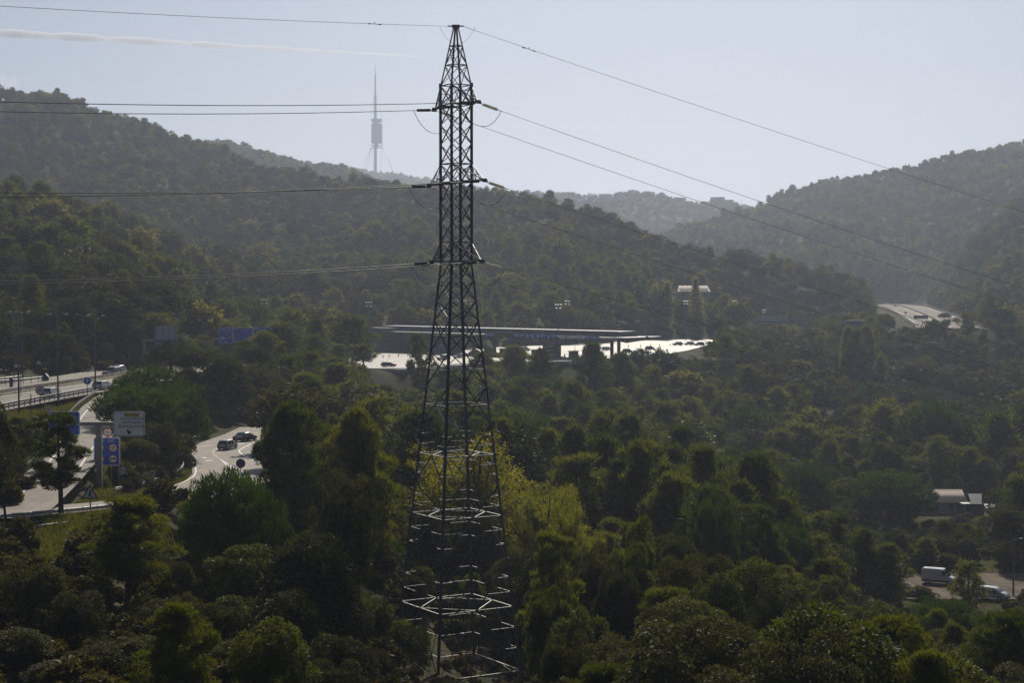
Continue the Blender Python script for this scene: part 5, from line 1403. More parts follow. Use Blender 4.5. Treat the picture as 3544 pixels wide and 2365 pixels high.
for k, (a, b_) in enumerate(((755, 806), (808, 874), (876, 938), (940, 1000))):
    x0, x1 = XP(a, D_) - x + .03, XP(b_, D_) - x - .03; z1, z0 = P(0, 1134, D_).z - z, P(0, 1189, D_).z - z; cx = (x0 + x1) / 2
    p = MB().prism(rrect(x1 - x0, z1 - z0, .2, cx=cx, cz=(z0 + z1) / 2), -.05, .06).obj('panel', S_WHITE, t)
    MB().prism(rrect(x1 - x0 - .16, z1 - z0 - .16, .16, cx=cx, cz=(z0 + z1) / 2), -.058, -.051).obj('panel_face', S_BLUE, p)
    letters(LAB[k][0], .62, S_WHITE, p, cx + (.35 if k else 0), -.075, z1 - .62)
    if LAB[k][1]: letters(LAB[k][1], .5, S_YEL, p, cx, -.075, z1 - 1.45)
    else: MB().box(x0 + .35, x0 + .95, -.07, -.06, z1 - .8, z1 - .45).obj('card_symbol', S_YEL, p)
    if k in (0, 2, 3): poly_plate(p, [(cx - 1.4, z0 + 1.35), (cx - 1.1, z0 + 1.6), (cx - .6, z0 + 1.62), (cx - .35, z0 + 1.4), (cx + .1, z0 + 1.35), (cx + .1, z0 + 1.1), (cx - 1.4, z0 + 1.1)], -.062, S_WHITE); 
    if k == 0: MB().ring(cx + 1.05, z0 + 1.4, .3, .36, -.07, -.06, 20).obj('symbol', S_WHITE, p)
    poly_plate(p, [(cx - .05, z0 + .75), (cx + .05, z0 + .75), (cx + .05, z0 + .45), (cx + .25, z0 + .52), (cx, z0 + .22), (cx - .25, z0 + .52), (cx - .05, z0 + .45)], -.062, S_WHITE, 'arrow')
# ------------------------------------------------------------------ vehicles
TYRE = mat('tyre_rubber', (.02, .02, .02), .8)
RIM = mat('alloy_rim', (.45, .45, .46), .3, .8)
CGLASS = mat('tinted_car_glass', (.012, .014, .017), .06, 0, .8, .1)
TAIL = mat('tail_lamp_red', (.30, .012, .010), .25)
HEAD = mat('head_lamp_clear', (.6, .6, .6), .1, .2)
TRIM = mat('black_plastic_trim', (.02, .02, .022), .6)
PLATE = mat('number_plate_white', (.7, .7, .68), .4)
def paint_mat(n, c, r=.25, me=.1): return mat('car_paint_' + n, c, r, me, .6, .04)
PW, PB, PS, PD2, PBL, PR = paint_mat('white', (.62, .62, .62)), paint_mat('black', (.012, .013, .016)), paint_mat('silver', (.38, .39, .40), .25, .6), paint_mat('dark_grey', (.035, .04, .05)), paint_mat('dark_blue', (.02, .035, .09)), paint_mat('dark_red', (.07, .03, .03))
TYPES = {   # length, width, height, belt, hood height, rear deck height, cabin bottom rear/front, cabin top rear/front
    'hatch': (4.1, 1.78, 1.48, .92, .86, .92, -1.98, 1.02, -1.45, .30), 'estate': (4.6, 1.80, 1.46, .92, .84, .92, -2.24, 1.0, -1.85, .25), 'sedan': (4.6, 1.82, 1.44, .93, .84, .95, -1.85, 1.05, -1.05, .30),
    'suv': (4.6, 1.88, 1.72, 1.08, 1.04, 1.08, -2.24, 1.12, -1.95, .45), 'jeep': (4.7, 1.86, 1.86, 1.15, 1.12, 1.15, -2.3, .95, -2.2, .62), 'mini': (3.5, 1.66, 1.52, .92, .84, .92, -1.70, 1.02, -1.3, .4)}
_wheel = MB()
def wheel_mesh(r, w):
    return MB().prism([(r * math.cos(6.28318 * i / 18), r * math.sin(6.28318 * i / 18)) for i in range(18)], -w / 2, w / 2).mesh('tyre', TYRE), MB().prism([(r * .62 * math.cos(6.28318 * i / 14), r * .62 * math.sin(6.28318 * i / 14)) for i in range(14)], -w / 2 - .012, w / 2 + .012).mesh('rim', RIM)
WH = wheel_mesh(.33, .21)
def add_wheel(t, x, y):
    w = link('wheel', WH[0], t, (x, y, .33)); link('rim', WH[1], w); return w
def car(kind, loc, heading, pm, label, cat='car', group='cars on the roads', pitch=0.0):
    L, Wd, Ht, zb, zh, zd, cb0, cb1, ct0, ct1 = TYPES[kind]; w = Wd / 2
    t = thing('car', label, cat, loc, heading, group); t.rotation_euler = (0, pitch, heading)
    def ring(x, zt, k=1.0, z0=.22): return [(x, -w * .84 * k, z0), (x, -w * k, z0 + .16), (x, -w * k, min(zt, .62)), (x, -w * .94 * k, zt), (x, w * .94 * k, zt), (x, w * k, min(zt, .62)), (x, w * k, z0 + .16), (x, w * .84 * k, z0)]
    h = L / 2
    st = [(-h, zd - .22, .86, .34), (-h + .06, zd - .06, .95, .28), (-h + .35, zd, 1, .22), (cb0 + .2, zb, 1, .2), (0, zb, 1, .18), (cb1, zh + .04, 1, .2), (h - .55, zh - .06, .98, .2), (h - .14, zh - .16, .92, .24), (h, zh - .34, .8, .32)]
    MB().loft([ring(x, z, k, z0) for x, z, k, z0 in st]).obj('body', pm, t, smooth=False)
    wt = w * .76; wb = w * .93; m = .05
    q = [(cb0, -wb, zb - .02), (cb1, -wb, zb - .02), (cb1, wb, zb - .02), (cb0, wb, zb - .02), (ct0, -wt, Ht - .06), (ct1, -wt, Ht - .06), (ct1, wt, Ht - .06), (ct0, wt, Ht - .06),
         (ct0 + .22, -wt * .8, Ht), (ct1 - .25, -wt * .8, Ht), (ct1 - .25, wt * .8, Ht), (ct0 + .22, wt * .8, Ht)]
    cab = MB().add(q, [(0, 1, 5, 4), (1, 2, 6, 5), (2, 3, 7, 6), (3, 0, 4, 7), (4, 5, 9, 8), (5, 6, 10, 9), (6, 7, 11, 10), (7, 4, 8, 11), (8, 9, 10, 11), (3, 2, 1, 0)]).obj('roof', pm, t)
    Q = [Vector(p) for p in q]
    def win(name, a, b, c, d, ins=.1, off_=.012):
        ctr = (Q[a] + Q[b] + Q[c] + Q[d]) / 4; n = (Q[b] - Q[a]).cross(Q[d] - Q[a]).normalized()
        if n.dot(ctr - Vector((0, 0, zb + .2))) < 0: n = -n
        MB().add([p.lerp(ctr, ins) + n * off_ for p in (Q[a], Q[b], Q[c], Q[d])], [(0, 1, 2, 3)]).obj(name, CGLASS, t)
    win('windscreen', 1, 2, 6, 5); win('rear_window', 3, 0, 4, 7, .16)
    for a, b, c, d in ((0, 1, 5, 4), (3, 2, 6, 7)):
        A, B, C, Dd = Q[a], Q[b], Q[c], Q[d]
        for k0, k1 in ((.06, .5), (.54, .95)):
            pts = [A.lerp(B, k0), A.lerp(B, k1), Dd.lerp(C, k1), Dd.lerp(C, k0)]; ctr = sum(pts, Vector()) / 4; s = -1 if A.y < 0 else 1
            MB().add([p.lerp(ctr, .12) + Vector((0, s * .014, .006)) for p in pts], [(0, 1, 2, 3)]).obj('side_window', CGLASS, t)
    for sx in (-1, 1):
        for sy in (-1, 1): add_wheel(t, sx * L * .3, sy * (w - .1))
        MB().box(-h - .015, -h + .25, min(sx * w * .62, sx * w * .93), max(sx * w * .62, sx * w * .93), zd - .34, zd - .14).obj('tail_light', TAIL, t)
        MB().box(h - .3, h - .02, min(sx * w * .5, sx * w * .84), max(sx * w * .5, sx * w * .84), zh - .33, zh - .2).obj('headlight', HEAD, t)
        MB().box(cb1 - .45, cb1 - .22, min(sx * w * .97, sx * (w + .17)), max(sx * w * .97, sx * (w + .17)), zb + .02, zb + .16).obj('mirror', pm, t)
    MB().box(-h - .03, -h + .1, -w * .8, w * .8, .34, .5).obj('rear_bumper', TRIM, t); MB().box(h - .12, h + .01, -w * .72, w * .72, .3, .46).obj('front_bumper', TRIM, t)
    MB().box(-h - .036, -h - .02, -.26, .26, .56, .67).obj('number_plate', PLATE, t)
    if kind in ('suv', 'jeep', 'estate'):
        for sy in (-1, 1): MB().tube([(ct0 + .25, sy * wt * .8, Ht + .05), (ct1 - .3, sy * wt * .8, Ht + .05)], .025, 5).obj('roof_rail', RIM, t)
    return t
AW = R(90)      # heading away along +Y
def at_h(px, D, dz=.012): v = Vector((XP(px, D), D, highway_row(D)[1] + dz)); return v
car('estate', at_h(175, 259), AW - R(6), PW, 'white estate car driving away behind the 40 sign')
car('estate', at_h(353, 277), AW - R(10), PW, 'white estate car driving away at the slip road fork')
car('suv', at_h(386, 316), -AW - R(16), PD2, 'dark boxy SUV coming towards the viewer on the far carriageway')
car('hatch', at_h(404, 327), -AW - R(16), PS, 'silver car right behind the dark SUV')
v = J(785, 1556); v.z += .02; car('hatch', v, AW - R(14), PW, 'white hatchback driving away on the junction road')
v = J(846, 1528); v.z += .02; car('sedan', v, AW - R(24), PB, 'black saloon car ahead of the white hatchback at the junction')
def pz(px, py): v = on_strip('toll_plaza', px, py); v.z += .02; return v
car('estate', pz(1345, 1270), R(30), PD2, 'dark estate car crossing in front of the toll building')
car('jeep', pz(1535, 1248), R(228), PS, 'silver off-road car seen through the pylon on the toll plaza')
car('suv', pz(1815, 1216), R(48), PW, 'white off-road car waiting under the toll canopy')
car('mini', pz(2172, 1222), R(36), PB, 'small dark car driving off right of the toll columns')
for px, py, pm, s, hd in ((2345, 1196, PS, 'silver car first in the row leaving beyond the canopy', 195), (2385, 1195, PW, 'white car in the middle of the row beyond the canopy', 195), (2420, 1197, PBL, 'dark blue car last in the row beyond the canopy', 195), (1690, 1222, PS, 'silver car just left of the white off-road car', 228), (1760, 1226, PBL, 'dark blue car behind the lane islands', 228), (1880, 1222, PD2, 'dark grey car at the toll booth with black top', 228), (1875, 1234, PB, 'black low car in front of the middle toll booth', 228), (1640, 1226, PD2, 'dark car queuing just right of the pylon leg', 228), (1590, 1240, PW, 'white car seen between the pylon legs on the apron', 228), (1660, 1240, PBL, 'dark blue car nearest the plaza wall right of the pylon', 48), (1720, 1236, PW, 'white car beside the plaza wall right of the pylon', 48), (1800, 1232, PR, 'dark red car beside the plaza wall below the canopy', 48), (1460, 1262, PS, 'silver car passing the thin pine before the toll building', 228), (2100, 1214, PW, 'white car leaving between the two right-hand toll columns', 48), (2250, 1212, PD2, 'dark grey car on the bright apron right of the canopy', 48)):
    car('hatch', pz(px, py), R(hd), pm, s)
def fz(px, py): v = on_strip('far_highway', px, py); v.z += .03; return v
car('suv', fz(3099, 1062), R(262), PD2, 'dark car with glinting windscreen far up the curving highway')
car('estate', fz(3172, 1125), R(255), PW, 'white car glinting below the dark sign panel on the far highway')
car('hatch', fz(3278, 1115), R(235), PBL, 'dark blue car at the right end of the far highway')

# ------------------------------------------------------------------ vans on the dirt track
def van(loc, heading, label, L, Wd, Ht, stripe, slope):
    t = thing('van', label, 'van', loc, heading, 'vehicles parked on the dirt track'); w = Wd / 2; h = L / 2
    def ring(x, zt, k=1.0, z0=.3): return [(x, -w * .9 * k, z0), (x, -w * k, z0 + .2), (x, -w * k, zt * .72), (x, -w * .95 * k, zt - .14), (x, -w * .8 * k, zt), (x, w * .8 * k, zt), (x, w * .95 * k, zt - .14), (x, w * k, zt * .72), (x, w * k, z0 + .2), (x, w * .9 * k, z0)]
    xs = [(-h, Ht - .12, .95), (-h + .15, Ht, 1), (h - 2.1, Ht, 1), (h - 1.75, Ht - .06, .99), (h - 1.0 + slope, 1.32, .98), (h - .3, 1.1, .95), (h - .08, .9, .9), (h, .66, .82)]
    MB().loft([ring(x, z, k) for x, z, k in xs]).obj('body', PW, t)
    if stripe: 
        for s in (-1, 1): MB().box(-h + .1, h - 1.0, min(s * (w - .01), s * (w + .012)), max(s * (w - .01), s * (w + .012)), .5, .72).obj('stripe', mat('van_red_stripe', (.25, .05, .03), .4), t)
        for s in (-1, 1): MB().box(-h + .9, -h + 1.9, min(s * (w - .005), s * (w + .01)), max(s * (w - .005), s * (w + .01)), 1.02, 1.16).obj('lettering_strip', S_BACK, t)
    for s in (-1, 1):
        pts = [(h - 2.0, s * (w * .985), Ht * .62), (h - 1.1 + slope * .6, s * (w * .985), Ht * .60), (h - 1.55, s * (w * .93), Ht - .32), (h - 2.0, s * (w * .94), Ht - .32)]
        MB().add([(x, y + s * .03, z) for x, y, z in pts], [(0, 1, 2, 3)]).obj('side_window', CGLASS, t)
        for x in (-h + 1.0, h - .95): add_wheel(t, x, s * (w - .1))
        MB().box(h - 1.25, h - 1.05, min(s * w, s * (w + .24)), max(s * w, s * (w + .24)), Ht * .58, Ht * .58 + .26).obj('mirror', TRIM, t)
        MB().box(h - .35, h - .05, min(s * w * .55, s * w * .86), max(s * w * .55, s * w * .86), .78, .98).obj('headlight', HEAD, t)
    a, b_ = Vector((h - 1.72, 0, Ht - .14)), Vector((h - .98 + slope, 0, 1.36)); n = Vector((b_.z - a.z, 0, -(b_.x - a.x))).normalized() * -.035
    MB().add([(a.x + n.x, -w * .72, a.z + n.z), (a.x + n.x, w * .72, a.z + n.z), (b_.x + n.x, w * .84, b_.z + n.z), (b_.x + n.x, -w * .84, b_.z + n.z)], [(0, 1, 2, 3)]).obj('windscreen', CGLASS, t)
    MB().box(h - .06, h + .05, -w * .8, w * .8, .36, .6).obj('bumper', TRIM, t)
    return t
def dt(px, py): v = on_strip('dirt_track', px, py); v.z += .02; return v
van(dt(3258, 2022), R(-26), 'white delivery van with a red stripe along its side on the dirt track', 5.2, 2.0, 2.45, True, .1)
van(dt(3448, 2076), R(-38), 'white small van with dark windscreen parked on the dirt track', 4.5, 1.85, 1.85, False, .0)
# ------------------------------------------------------------------ toll plaza
A_ = Vector((-45.4, 630, -26)); B_ = Vector((33.4, 560, -26)); AB = (B_ - A_).normalized(); LEN = (B_ - A_).length
ANG = math.atan2(AB.y, AB.x); NRM = Vector((-AB.y, AB.x, 0))
def s_of(px, y=0.0):
    k = (px - CX) / FPX; o = A_ + NRM * y
    return (k * o.y - o.x) / (AB.x - k * AB.y)
def loc2w(s, y, z=0.0): return A_ + AB * s + NRM * y + Vector((0, 0, z))
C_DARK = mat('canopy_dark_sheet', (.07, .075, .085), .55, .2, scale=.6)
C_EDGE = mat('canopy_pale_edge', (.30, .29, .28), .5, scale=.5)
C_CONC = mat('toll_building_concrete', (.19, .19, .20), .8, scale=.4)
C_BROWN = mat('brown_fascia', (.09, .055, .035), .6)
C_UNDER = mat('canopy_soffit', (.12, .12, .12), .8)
C_WALL = mat('retaining_wall_concrete', (.20, .20, .21), .9, var=.3, scale=.35)
can = thing('toll_canopy', 'long low toll canopy with dark roof, blue lane panels and leaf-shaped right tip', 'canopy', A_, ANG)
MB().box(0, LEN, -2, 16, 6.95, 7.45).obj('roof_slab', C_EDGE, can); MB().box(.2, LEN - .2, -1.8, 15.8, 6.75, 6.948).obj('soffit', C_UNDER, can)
rp = MB().add([(0, 2, 7.452), (3.96, 2, 7.452), (3.96, 14, 7.452), (0, 14, 7.452), (0, 3.2, 9.2), (3.96, 3.2, 9.2), (3.96, 13, 9.2), (0, 13, 9.2)], [(0, 3, 2, 1), (4, 5, 6, 7), (0, 1, 5, 4), (1, 2, 6, 5), (2, 3, 7, 6), (3, 0, 4, 7)]).mesh('roof_panel', C_DARK)
ns = int(LEN / 4)
for i in range(-2, ns): link('roof_panel', rp, can, (i * 4, 0, 0))
MB().box(-8, ns * 4, 3.0, 3.25, 9.202, 9.3).obj('roof_coping', C_EDGE, can)
tip_ = MB(); L1 = LEN + 17
tip_.add([(LEN, -2.2, 7.5), (LEN + 7, -3.2, 7.6), (L1, -1.5, 8.1), (L1, 2, 8.15), (LEN + 7, 14, 7.7), (LEN, 16.2, 7.5), (LEN, -2.2, 6.7), (LEN + 7, -3.0, 5.9), (L1 - .5, -1.4, 7.5), (L1 - .5, 2, 7.55), (LEN + 7, 14, 6.3), (LEN, 16.2, 6.7)],
         [(0, 1, 2, 3, 4, 5), (11, 10, 9, 8, 7, 6), (0, 1, 7, 6), (1, 2, 8, 7), (2, 3, 9, 8), (3, 4, 10, 9), (4, 5, 11, 10), (5, 0, 6, 11)]).obj('canopy_tip', C_EDGE, can)
mk = MB()
for i, (w_, h_) in enumerate(((.5, .9), (.7, 1.0), (.6, .8), (.7, 1.0), (.5, .9))): mk.box(LEN + 3.4 + i * 1.0, LEN + 3.4 + i * 1.0 + w_, -3.02 - i * .0 - .14, -2.9, 6.5, 6.5 + h_)
mk.obj('lettering', S_BLACK, can); MB().disc(LEN + 14.5, 7.7, .55, -2.4, -2.0, 16).obj('emblem', S_DKBLUE, can)
for a, b_, m_, txt, z0, z1 in ((1679, 1711, S_BLUE, 'VIA T', 6.75, 7.75), (1713, 1782, C_BROWN, '', 6.5, 8.3), (1784, 1820, S_BLUE, 'VIA T', 6.75, 7.75), (1821, 1857, S_BLUE, 'VIA T', 6.75, 7.75), (1858, 1893, S_BLUE, 'VIA T', 6.75, 7.75), (1894, 1930, S_BLUE, 'VIA T', 6.75, 7.75), (1933, 1978, S_WHITE, 'Manual', 6.75, 7.75), (1979, 2024, S_WHITE, 'Manual', 6.75, 7.75), (2027, 2050, S_BLUE, 'VIA T', 6.75, 7.75), (2051, 2075, S_BLUE, 'VIA T', 6.75, 7.75)):
    x0, x1 = s_of(a, -2), s_of(b_, -2)
    q = MB().box(x0 + .03, x1 - .03, -2.25, -2.003, z0, z1).obj('lane_panel', m_, can)
    if txt:
        letters(txt, .72, S_BLACK if m_ is S_WHITE else S_WHITE, q, (x0 + x1) / 2 + .6, -2.27, (z0 + z1) / 2, 1.0)
        if m_ is S_BLUE: MB().disc(x0 + .8, (z0 + z1) / 2, .34, -2.27, -2.251, 14).obj('symbol', S_WHITE, q)
colm = MB().box(-.45, .45, -.35, .35, 0, 6.748).mesh('column', C_BROWN)
for px in (1640, 1712, 1925, 1936, 2118, 2142):
    for y in (1.5, 12): link('column', colm, can, (s_of(px, y), y, 0))
sig = MB().box(-.4, .4, -.08, .08, -.45, .45).mesh('lane_signal', S_DKBLUE)
for px in (1660, 1690, 1735, 1765, 1800, 1835, 1870, 1905, 1960, 2000): link('lane_signal', sig, can, (s_of(px, -1), -1.0, 6.2))
for px in (1764, 1937): MB().disc(s_of(px, -1.2), 5.6, .75, -1.3, -1.2, 20).obj('lane_roundel', S_BLUE, can)
# building at the left end
tb = thing('toll_building', 'grey concrete toll building at the left end of the canopy', 'building', A_, ANG)
MB().box(-7.5, 1.5, -2.6, 15, -.3, 6.74).obj('wall', C_CONC, tb); MB().box(-8.2, 3.0, -3.2, 15.5, 7.46, 8.7).obj('parapet', C_CONC, tb); MB().box(-7.4, -.2, -2.5, 14.9, 6.742, 7.459).obj('wall_head', C_CONC, tb)
for i, x in enumerate((3.2, 5.4, 8.8, 12.2)): MB().box(x, x + .9, 3.0, 3.8, -.3, 6.74).obj('pillar', C_CONC, tb)
MB().box(13.0, 30, 9, 9.4, -.3, 6.74).obj('back_wall', C_CONC, tb); MB().box(13.1, 13.9, 4.5, 8.9, -.3, 6.74).obj('side_wall', C_CONC, tb)
for x in (4.3, 7.0, 10.4): MB().box(x, x + 1.3, 6.0, 6.3, 0, 3.2).obj('shelf_unit', mat('dim_shelves', (.22, .16, .12), .8, scale=3, var=.5), tb)
MB().tube([(9, 8, 9.2), (9, 8, 13.0)], .07, 6).obj('flue', C_EDGE, tb)
# booths, islands, barriers
bw = MB().box(-.9, .9, -1.5, 1.5, .18, 1.2).mesh('wall', C_EDGE); bg = MB().box(-.86, .86, -1.46, 1.46, 1.2, 2.3).mesh('window', CGLASS); br = MB().box(-1.1, 1.1, -1.8, 1.8, 2.3, 2.5).mesh('roof', C_EDGE); bi = MB().box(-1.0, 1.0, -9, 7, -.02, .18).mesh('island', C_EDGE)
for i, px in enumerate((1690, 1745, 1800, 1855, 1905, 1985, 2005, 2035, 2070)):
    s = s_of(px, 3); w_ = loc2w(s, 3 if i != 6 else 7)
    t = thing('toll_booth', ('small glazed toll booth under the canopy' if i not in (5, 6, 7) else ['pale toll booth standing out against the bright apron', 'taller pale toll booth behind the bright apron booth', 'dark-windowed toll booth right of the two pale booths'][i - 5]), 'toll booth', w_, ANG, 'toll booths')
    link('wall', bw, t); link('window', bg, t); link('roof', br, t); link('island', bi, t)
    b2 = thing('lane_barrier', 'striped lane barrier beside a toll booth', 'barrier', loc2w(s + 1.2, 9), ANG, 'lane barriers'); MB().box(-.15, .15, -.15, .15, 0, 1.0).obj('post', S_YEL, b2); MB().box(.1, 3.2, -.04, .04, .85, .95).obj('arm', S_WHITE, b2)
for px, py, w_, h_, m_, lab in ((1521, 1228, 4.0, 4.0, S_DKBLUE, 'dark lane information board seen through the pylon'), (1900, 1229, 4.4, 3.6, S_BLACK, 'black board standing in front of the toll booths')):
    v = pz(px, py); t = thing('information_board', lab, 'sign', v)
    MB().box(-w_ / 2, w_ / 2, -.1, .1, .5, h_).obj('panel', m_, t); MB().box(-w_ / 2 + .7, w_ / 2 - .7, -.13, -.101, h_ - .8, h_ - .6).obj('writing_line', S_BACK, t)
    for s in (-1, 1): MB().box(s * w_ * .35 - .08, s * w_ * .35 + .08, -.08, .08, -.2, .5).obj('post', POLE, t)
    if m_ is S_DKBLUE: MB().box(-.7, .2, -.13, -.101, 2.0, 3.0).obj('symbol', S_BLUE, t); MB().disc(1.2, 2.9, .35, -.13, -.101, 14).obj('roundel', S_RED, t)
dp = MB().tube([(0, 0, 0), (0, 0, 1.0)], .13, 8).mesh('delineator_post', S_BLACK)
def bollard(px, py, lab):
    o = link('delineator_post', dp, None, pz(px, py)); tag(o, lab, 'bollard', 'dark bollards on the toll apron')
for px, py in ((1325, 1240), (1346, 1238), (1379, 1236), (1411, 1234)): bollard(px, py, 'dark bollard on the bright apron left of the pylon')
for px, py in ((2175, 1204), (2218, 1202), (2252, 1201), (2283, 1200), (2320, 1199), (2356, 1198), (2390, 1197)): bollard(px, py, 'dark bollard on the bright apron right of the canopy')
t = thing('thin_lamp', 'thin white pole lamp in front of the pale toll booths', 'street lamp', pz(1990, 1237)); MB().tube([(0, 0, 0), (0, 0, 6.8)], .09, 6).obj('pole', C_EDGE, t); MB().box(-.3, .3, -.2, .2, 6.8, 7.0).obj('lamp_head', LAMPH, t)
# retaining wall below the apron, panel by panel
rw = thing('retaining_wall', 'grey concrete panel retaining wall holding up the toll apron', 'wall', (XP(1120, 496), 496, -26))
wp = [Vector((XP(px, d), d, -26)) - rw.location for px, d in ((1120, 495), (1390, 495.5), (1562, 518.5), (1903, 543.5), (2153, 563), (2285, 599))]
ws = resample(wp, 3.5)
for a, b_ in zip(ws[:-1], ws[1:]):
    d = (b_ - a); b2 = a + d * .985; sweep(MB(), [(0, -9), (0, .25), (.3, .25), (.3, -9)], [a, b2]).obj('wall_panel', C_WALL, rw)
sweep(MB(), [(-.08, .252), (-.08, .45), (.4, .45), (.4, .252)], wp).obj('coping', C_EDGE, rw)
guardrail([p + rw.location + Vector((0, 1.2, 0)) for p in wp], 'pale guardrail along the edge of the toll apron above the wall', GALV2, 3.0)
JOINT = mat('dark_joint', (.10, .09, .08), .9)
for s_ in range(-30, 140, 9):
    pts_ = [loc2w(s_, o_) for o_ in (-60, -30, 0, 30, 60)]
    pts_ = [q_ for q_ in pts_ if on_built(np.array([q_.x]), np.array([q_.y]), -1)[0]]
    if len(pts_) > 1: paint(pts_, .35, .012, 'pavement_joint', JOINT)
for o in (-20, -12, -5, 26, 34): paint([loc2w(s_of(1400) - 30 + k, o) for k in (0, 40, 90, 150)], .25)
# ------------------------------------------------------------------ house, track, far highway furniture
RENDER_W = mat('house_white_render', (.42, .40, .37), .85, scale=1.2)
TILE = mat('pale_roof_tile', (.27, .19, .15), .6, 0, .5, .3, 1.5)  # the tile's own colour, tone varied by noise
FDARK = mat('dark_house_window', (.02, .022, .025), .2)
HD = 386.0; hx = XP(3285, HD); hz_ = -52.0
ho = thing('tiled_house', 'low white house with a corrugated tile roof beside the umbrella pine', 'house', (hx, HD, hz_))
def hp(px, py): v = P(px, py, HD); return v.x - hx, v.z - hz_
x0, x1 = hp(3190, 0)[0], hp(3356, 0)[0]; ze = hp(0, 1738)[1]; zr = ze + 2.1; dep = 9.0
MB().box(x0, x1, 0, dep, -.6, ze).obj('wall', RENDER_W, ho)
MB().add([(x1 - .05, 0, ze), (x1 - .05, dep, ze), (x1 - .05, dep / 2, zr - .1), (x1 - .3, 0, ze), (x1 - .3, dep, ze), (x1 - .3, dep / 2, zr - .1)], [(0, 1, 2), (3, 5, 4), (0, 3, 4, 1), (1, 4, 5, 2), (2, 5, 3, 0)]).obj('gable', RENDER_W, ho)
roof = MB().add([(x0 - .4, -.5, ze - .1), (x1 + .5, -.5, ze - .1), (x1 + .5, dep / 2, zr), (x0 - .4, dep / 2, zr), (x0 - .4, dep + .5, ze - .1), (x1 + .5, dep + .5, ze - .1), (x0 - .4, -.5, ze - .28), (x1 + .5, -.5, ze - .28), (x1 + .5, dep / 2, zr - .18), (x0 - .4, dep / 2, zr - .18), (x0 - .4, dep + .5, ze - .28), (x1 + .5, dep + .5, ze - .28)],
                [(0, 1, 2, 3), (3, 2, 5, 4), (6, 9, 8, 7), (9, 10, 11, 8), (0, 6, 7, 1), (1, 7, 8, 2), (2, 8, 11, 5), (5, 11, 10, 4), (4, 10, 9, 3), (3, 9, 6, 0)]).obj('roof', TILE, ho)
sl_ = math.hypot(dep / 2 + .5, zr - ze + .1); tm = MB()
tm.tube([(0, 0, 0), (0, sl_, 0)], .14, 8); tmesh = tm.mesh('tile_row', TILE, True); pa_ = math.atan2(zr - ze + .1, dep / 2 + .5)
for k, x in enumerate(np.arange(x0 - .25, x1 + .5, .36)): link('tile_row', tmesh, roof, (x, -.52, ze - .08), (pa_, 0, 0))
MB().tube([(x0 - .4, dep / 2, zr + .02), (x1 + .5, dep / 2, zr + .02)], .16, 8).obj('ridge', TILE, roof)
for a, b_ in ((3228, 3262), (3300, 3316)):
    xa, xb = hp(a, 0)[0], hp(b_, 0)[0]; w_ = MB().box(xa, xb, -.06, .02, ze - 2.1, ze - .5).obj('window', FDARK, ho); MB().box(xa + .02, xb - .02, -.1, -.061, ze - 1.35, ze - 1.27).obj('sash', RENDER_W, w_); MB().box(xa - .1, xb + .1, -.16, .0, ze - 2.24, ze - 2.11).obj('sill', RENDER_W, w_)
MB().box(hp(3330, 0)[0], hp(3346, 0)[0], -.05, .02, .05, 2.15).obj('door', C_BROWN, ho)
ln = thing('lean_to', 'small lean-to with a bright sheet roof on the right of the tiled house', 'shed', (XP(3388, 384), 384, hz_))
MB().box(-1.6, 1.6, 0, 4, -.6, 2.2).obj('wall', mat('dark_planks', (.07, .06, .05), .9), ln); MB().add([(-1.3, -.3, 2.25), (.9, -.3, 2.25), (1.9, 3.2, 4.1), (-1.2, 3.2, 4.1), (-1.3, -.3, 2.17), (.9, -.3, 2.17), (1.9, 3.2, 4.02), (-1.2, 3.2, 4.02)], [(0, 1, 2, 3), (7, 6, 5, 4), (0, 4, 5, 1), (1, 5, 6, 2), (2, 6, 7, 3), (3, 7, 4, 0)]).obj('sheet_roof', C_EDGE, ln)
MB().box(-3.6, -1.7, -1.2, 1.5, 2.3, 2.4).obj('awning', C_EDGE, ln)
sh_ = thing('garden_shed', 'low pale-roofed garden shed right of the tiled house', 'shed', (XP(3452, 388), 388, hz(XP(3452, 388), 388)))
zt2 = P(0, 1752, 388).z - sh_.location.z
MB().box(-1.8, 1.8, 0, 3, -.5, zt2 - .4).obj('wall', C_CONC, sh_); MB().add([(-2, -.3, zt2 - .5), (2, -.3, zt2 - .5), (2, 3.3, zt2), (-2, 3.3, zt2), (-2, -.3, zt2 - .6), (2, -.3, zt2 - .6), (2, 3.3, zt2 - .1), (-2, 3.3, zt2 - .1)], [(0, 1, 2, 3), (7, 6, 5, 4), (0, 4, 5, 1), (1, 5, 6, 2), (2, 6, 7, 3), (3, 7, 4, 0)]).obj('roof', C_EDGE, sh_)
gw = thing('garden_wall', 'long grey garden wall to the right of the tiled house', 'wall', (XP(3475, 392), 392, hz(XP(3475, 392), 392)))
zg = P(0, 1760, 392).z - gw.location.z
for k in range(4): MB().box(k * 3.0, k * 3.0 + 2.96, 0, .25, -.8, zg - k * .06).obj('wall_panel', C_CONC, gw)
lw = thing('low_stone_wall', 'low bright-topped stone wall left of the delivery van', 'wall', (XP(3100, 288), 288, -48.3))
for k in range(9): MB().box(k * .62, k * .62 + .6, random.uniform(0, .06), .45, -.3, random.uniform(.6, .8)).obj('stone', mat('dry_stone', (.34, .29, .24), .9, scale=2.5), lw)
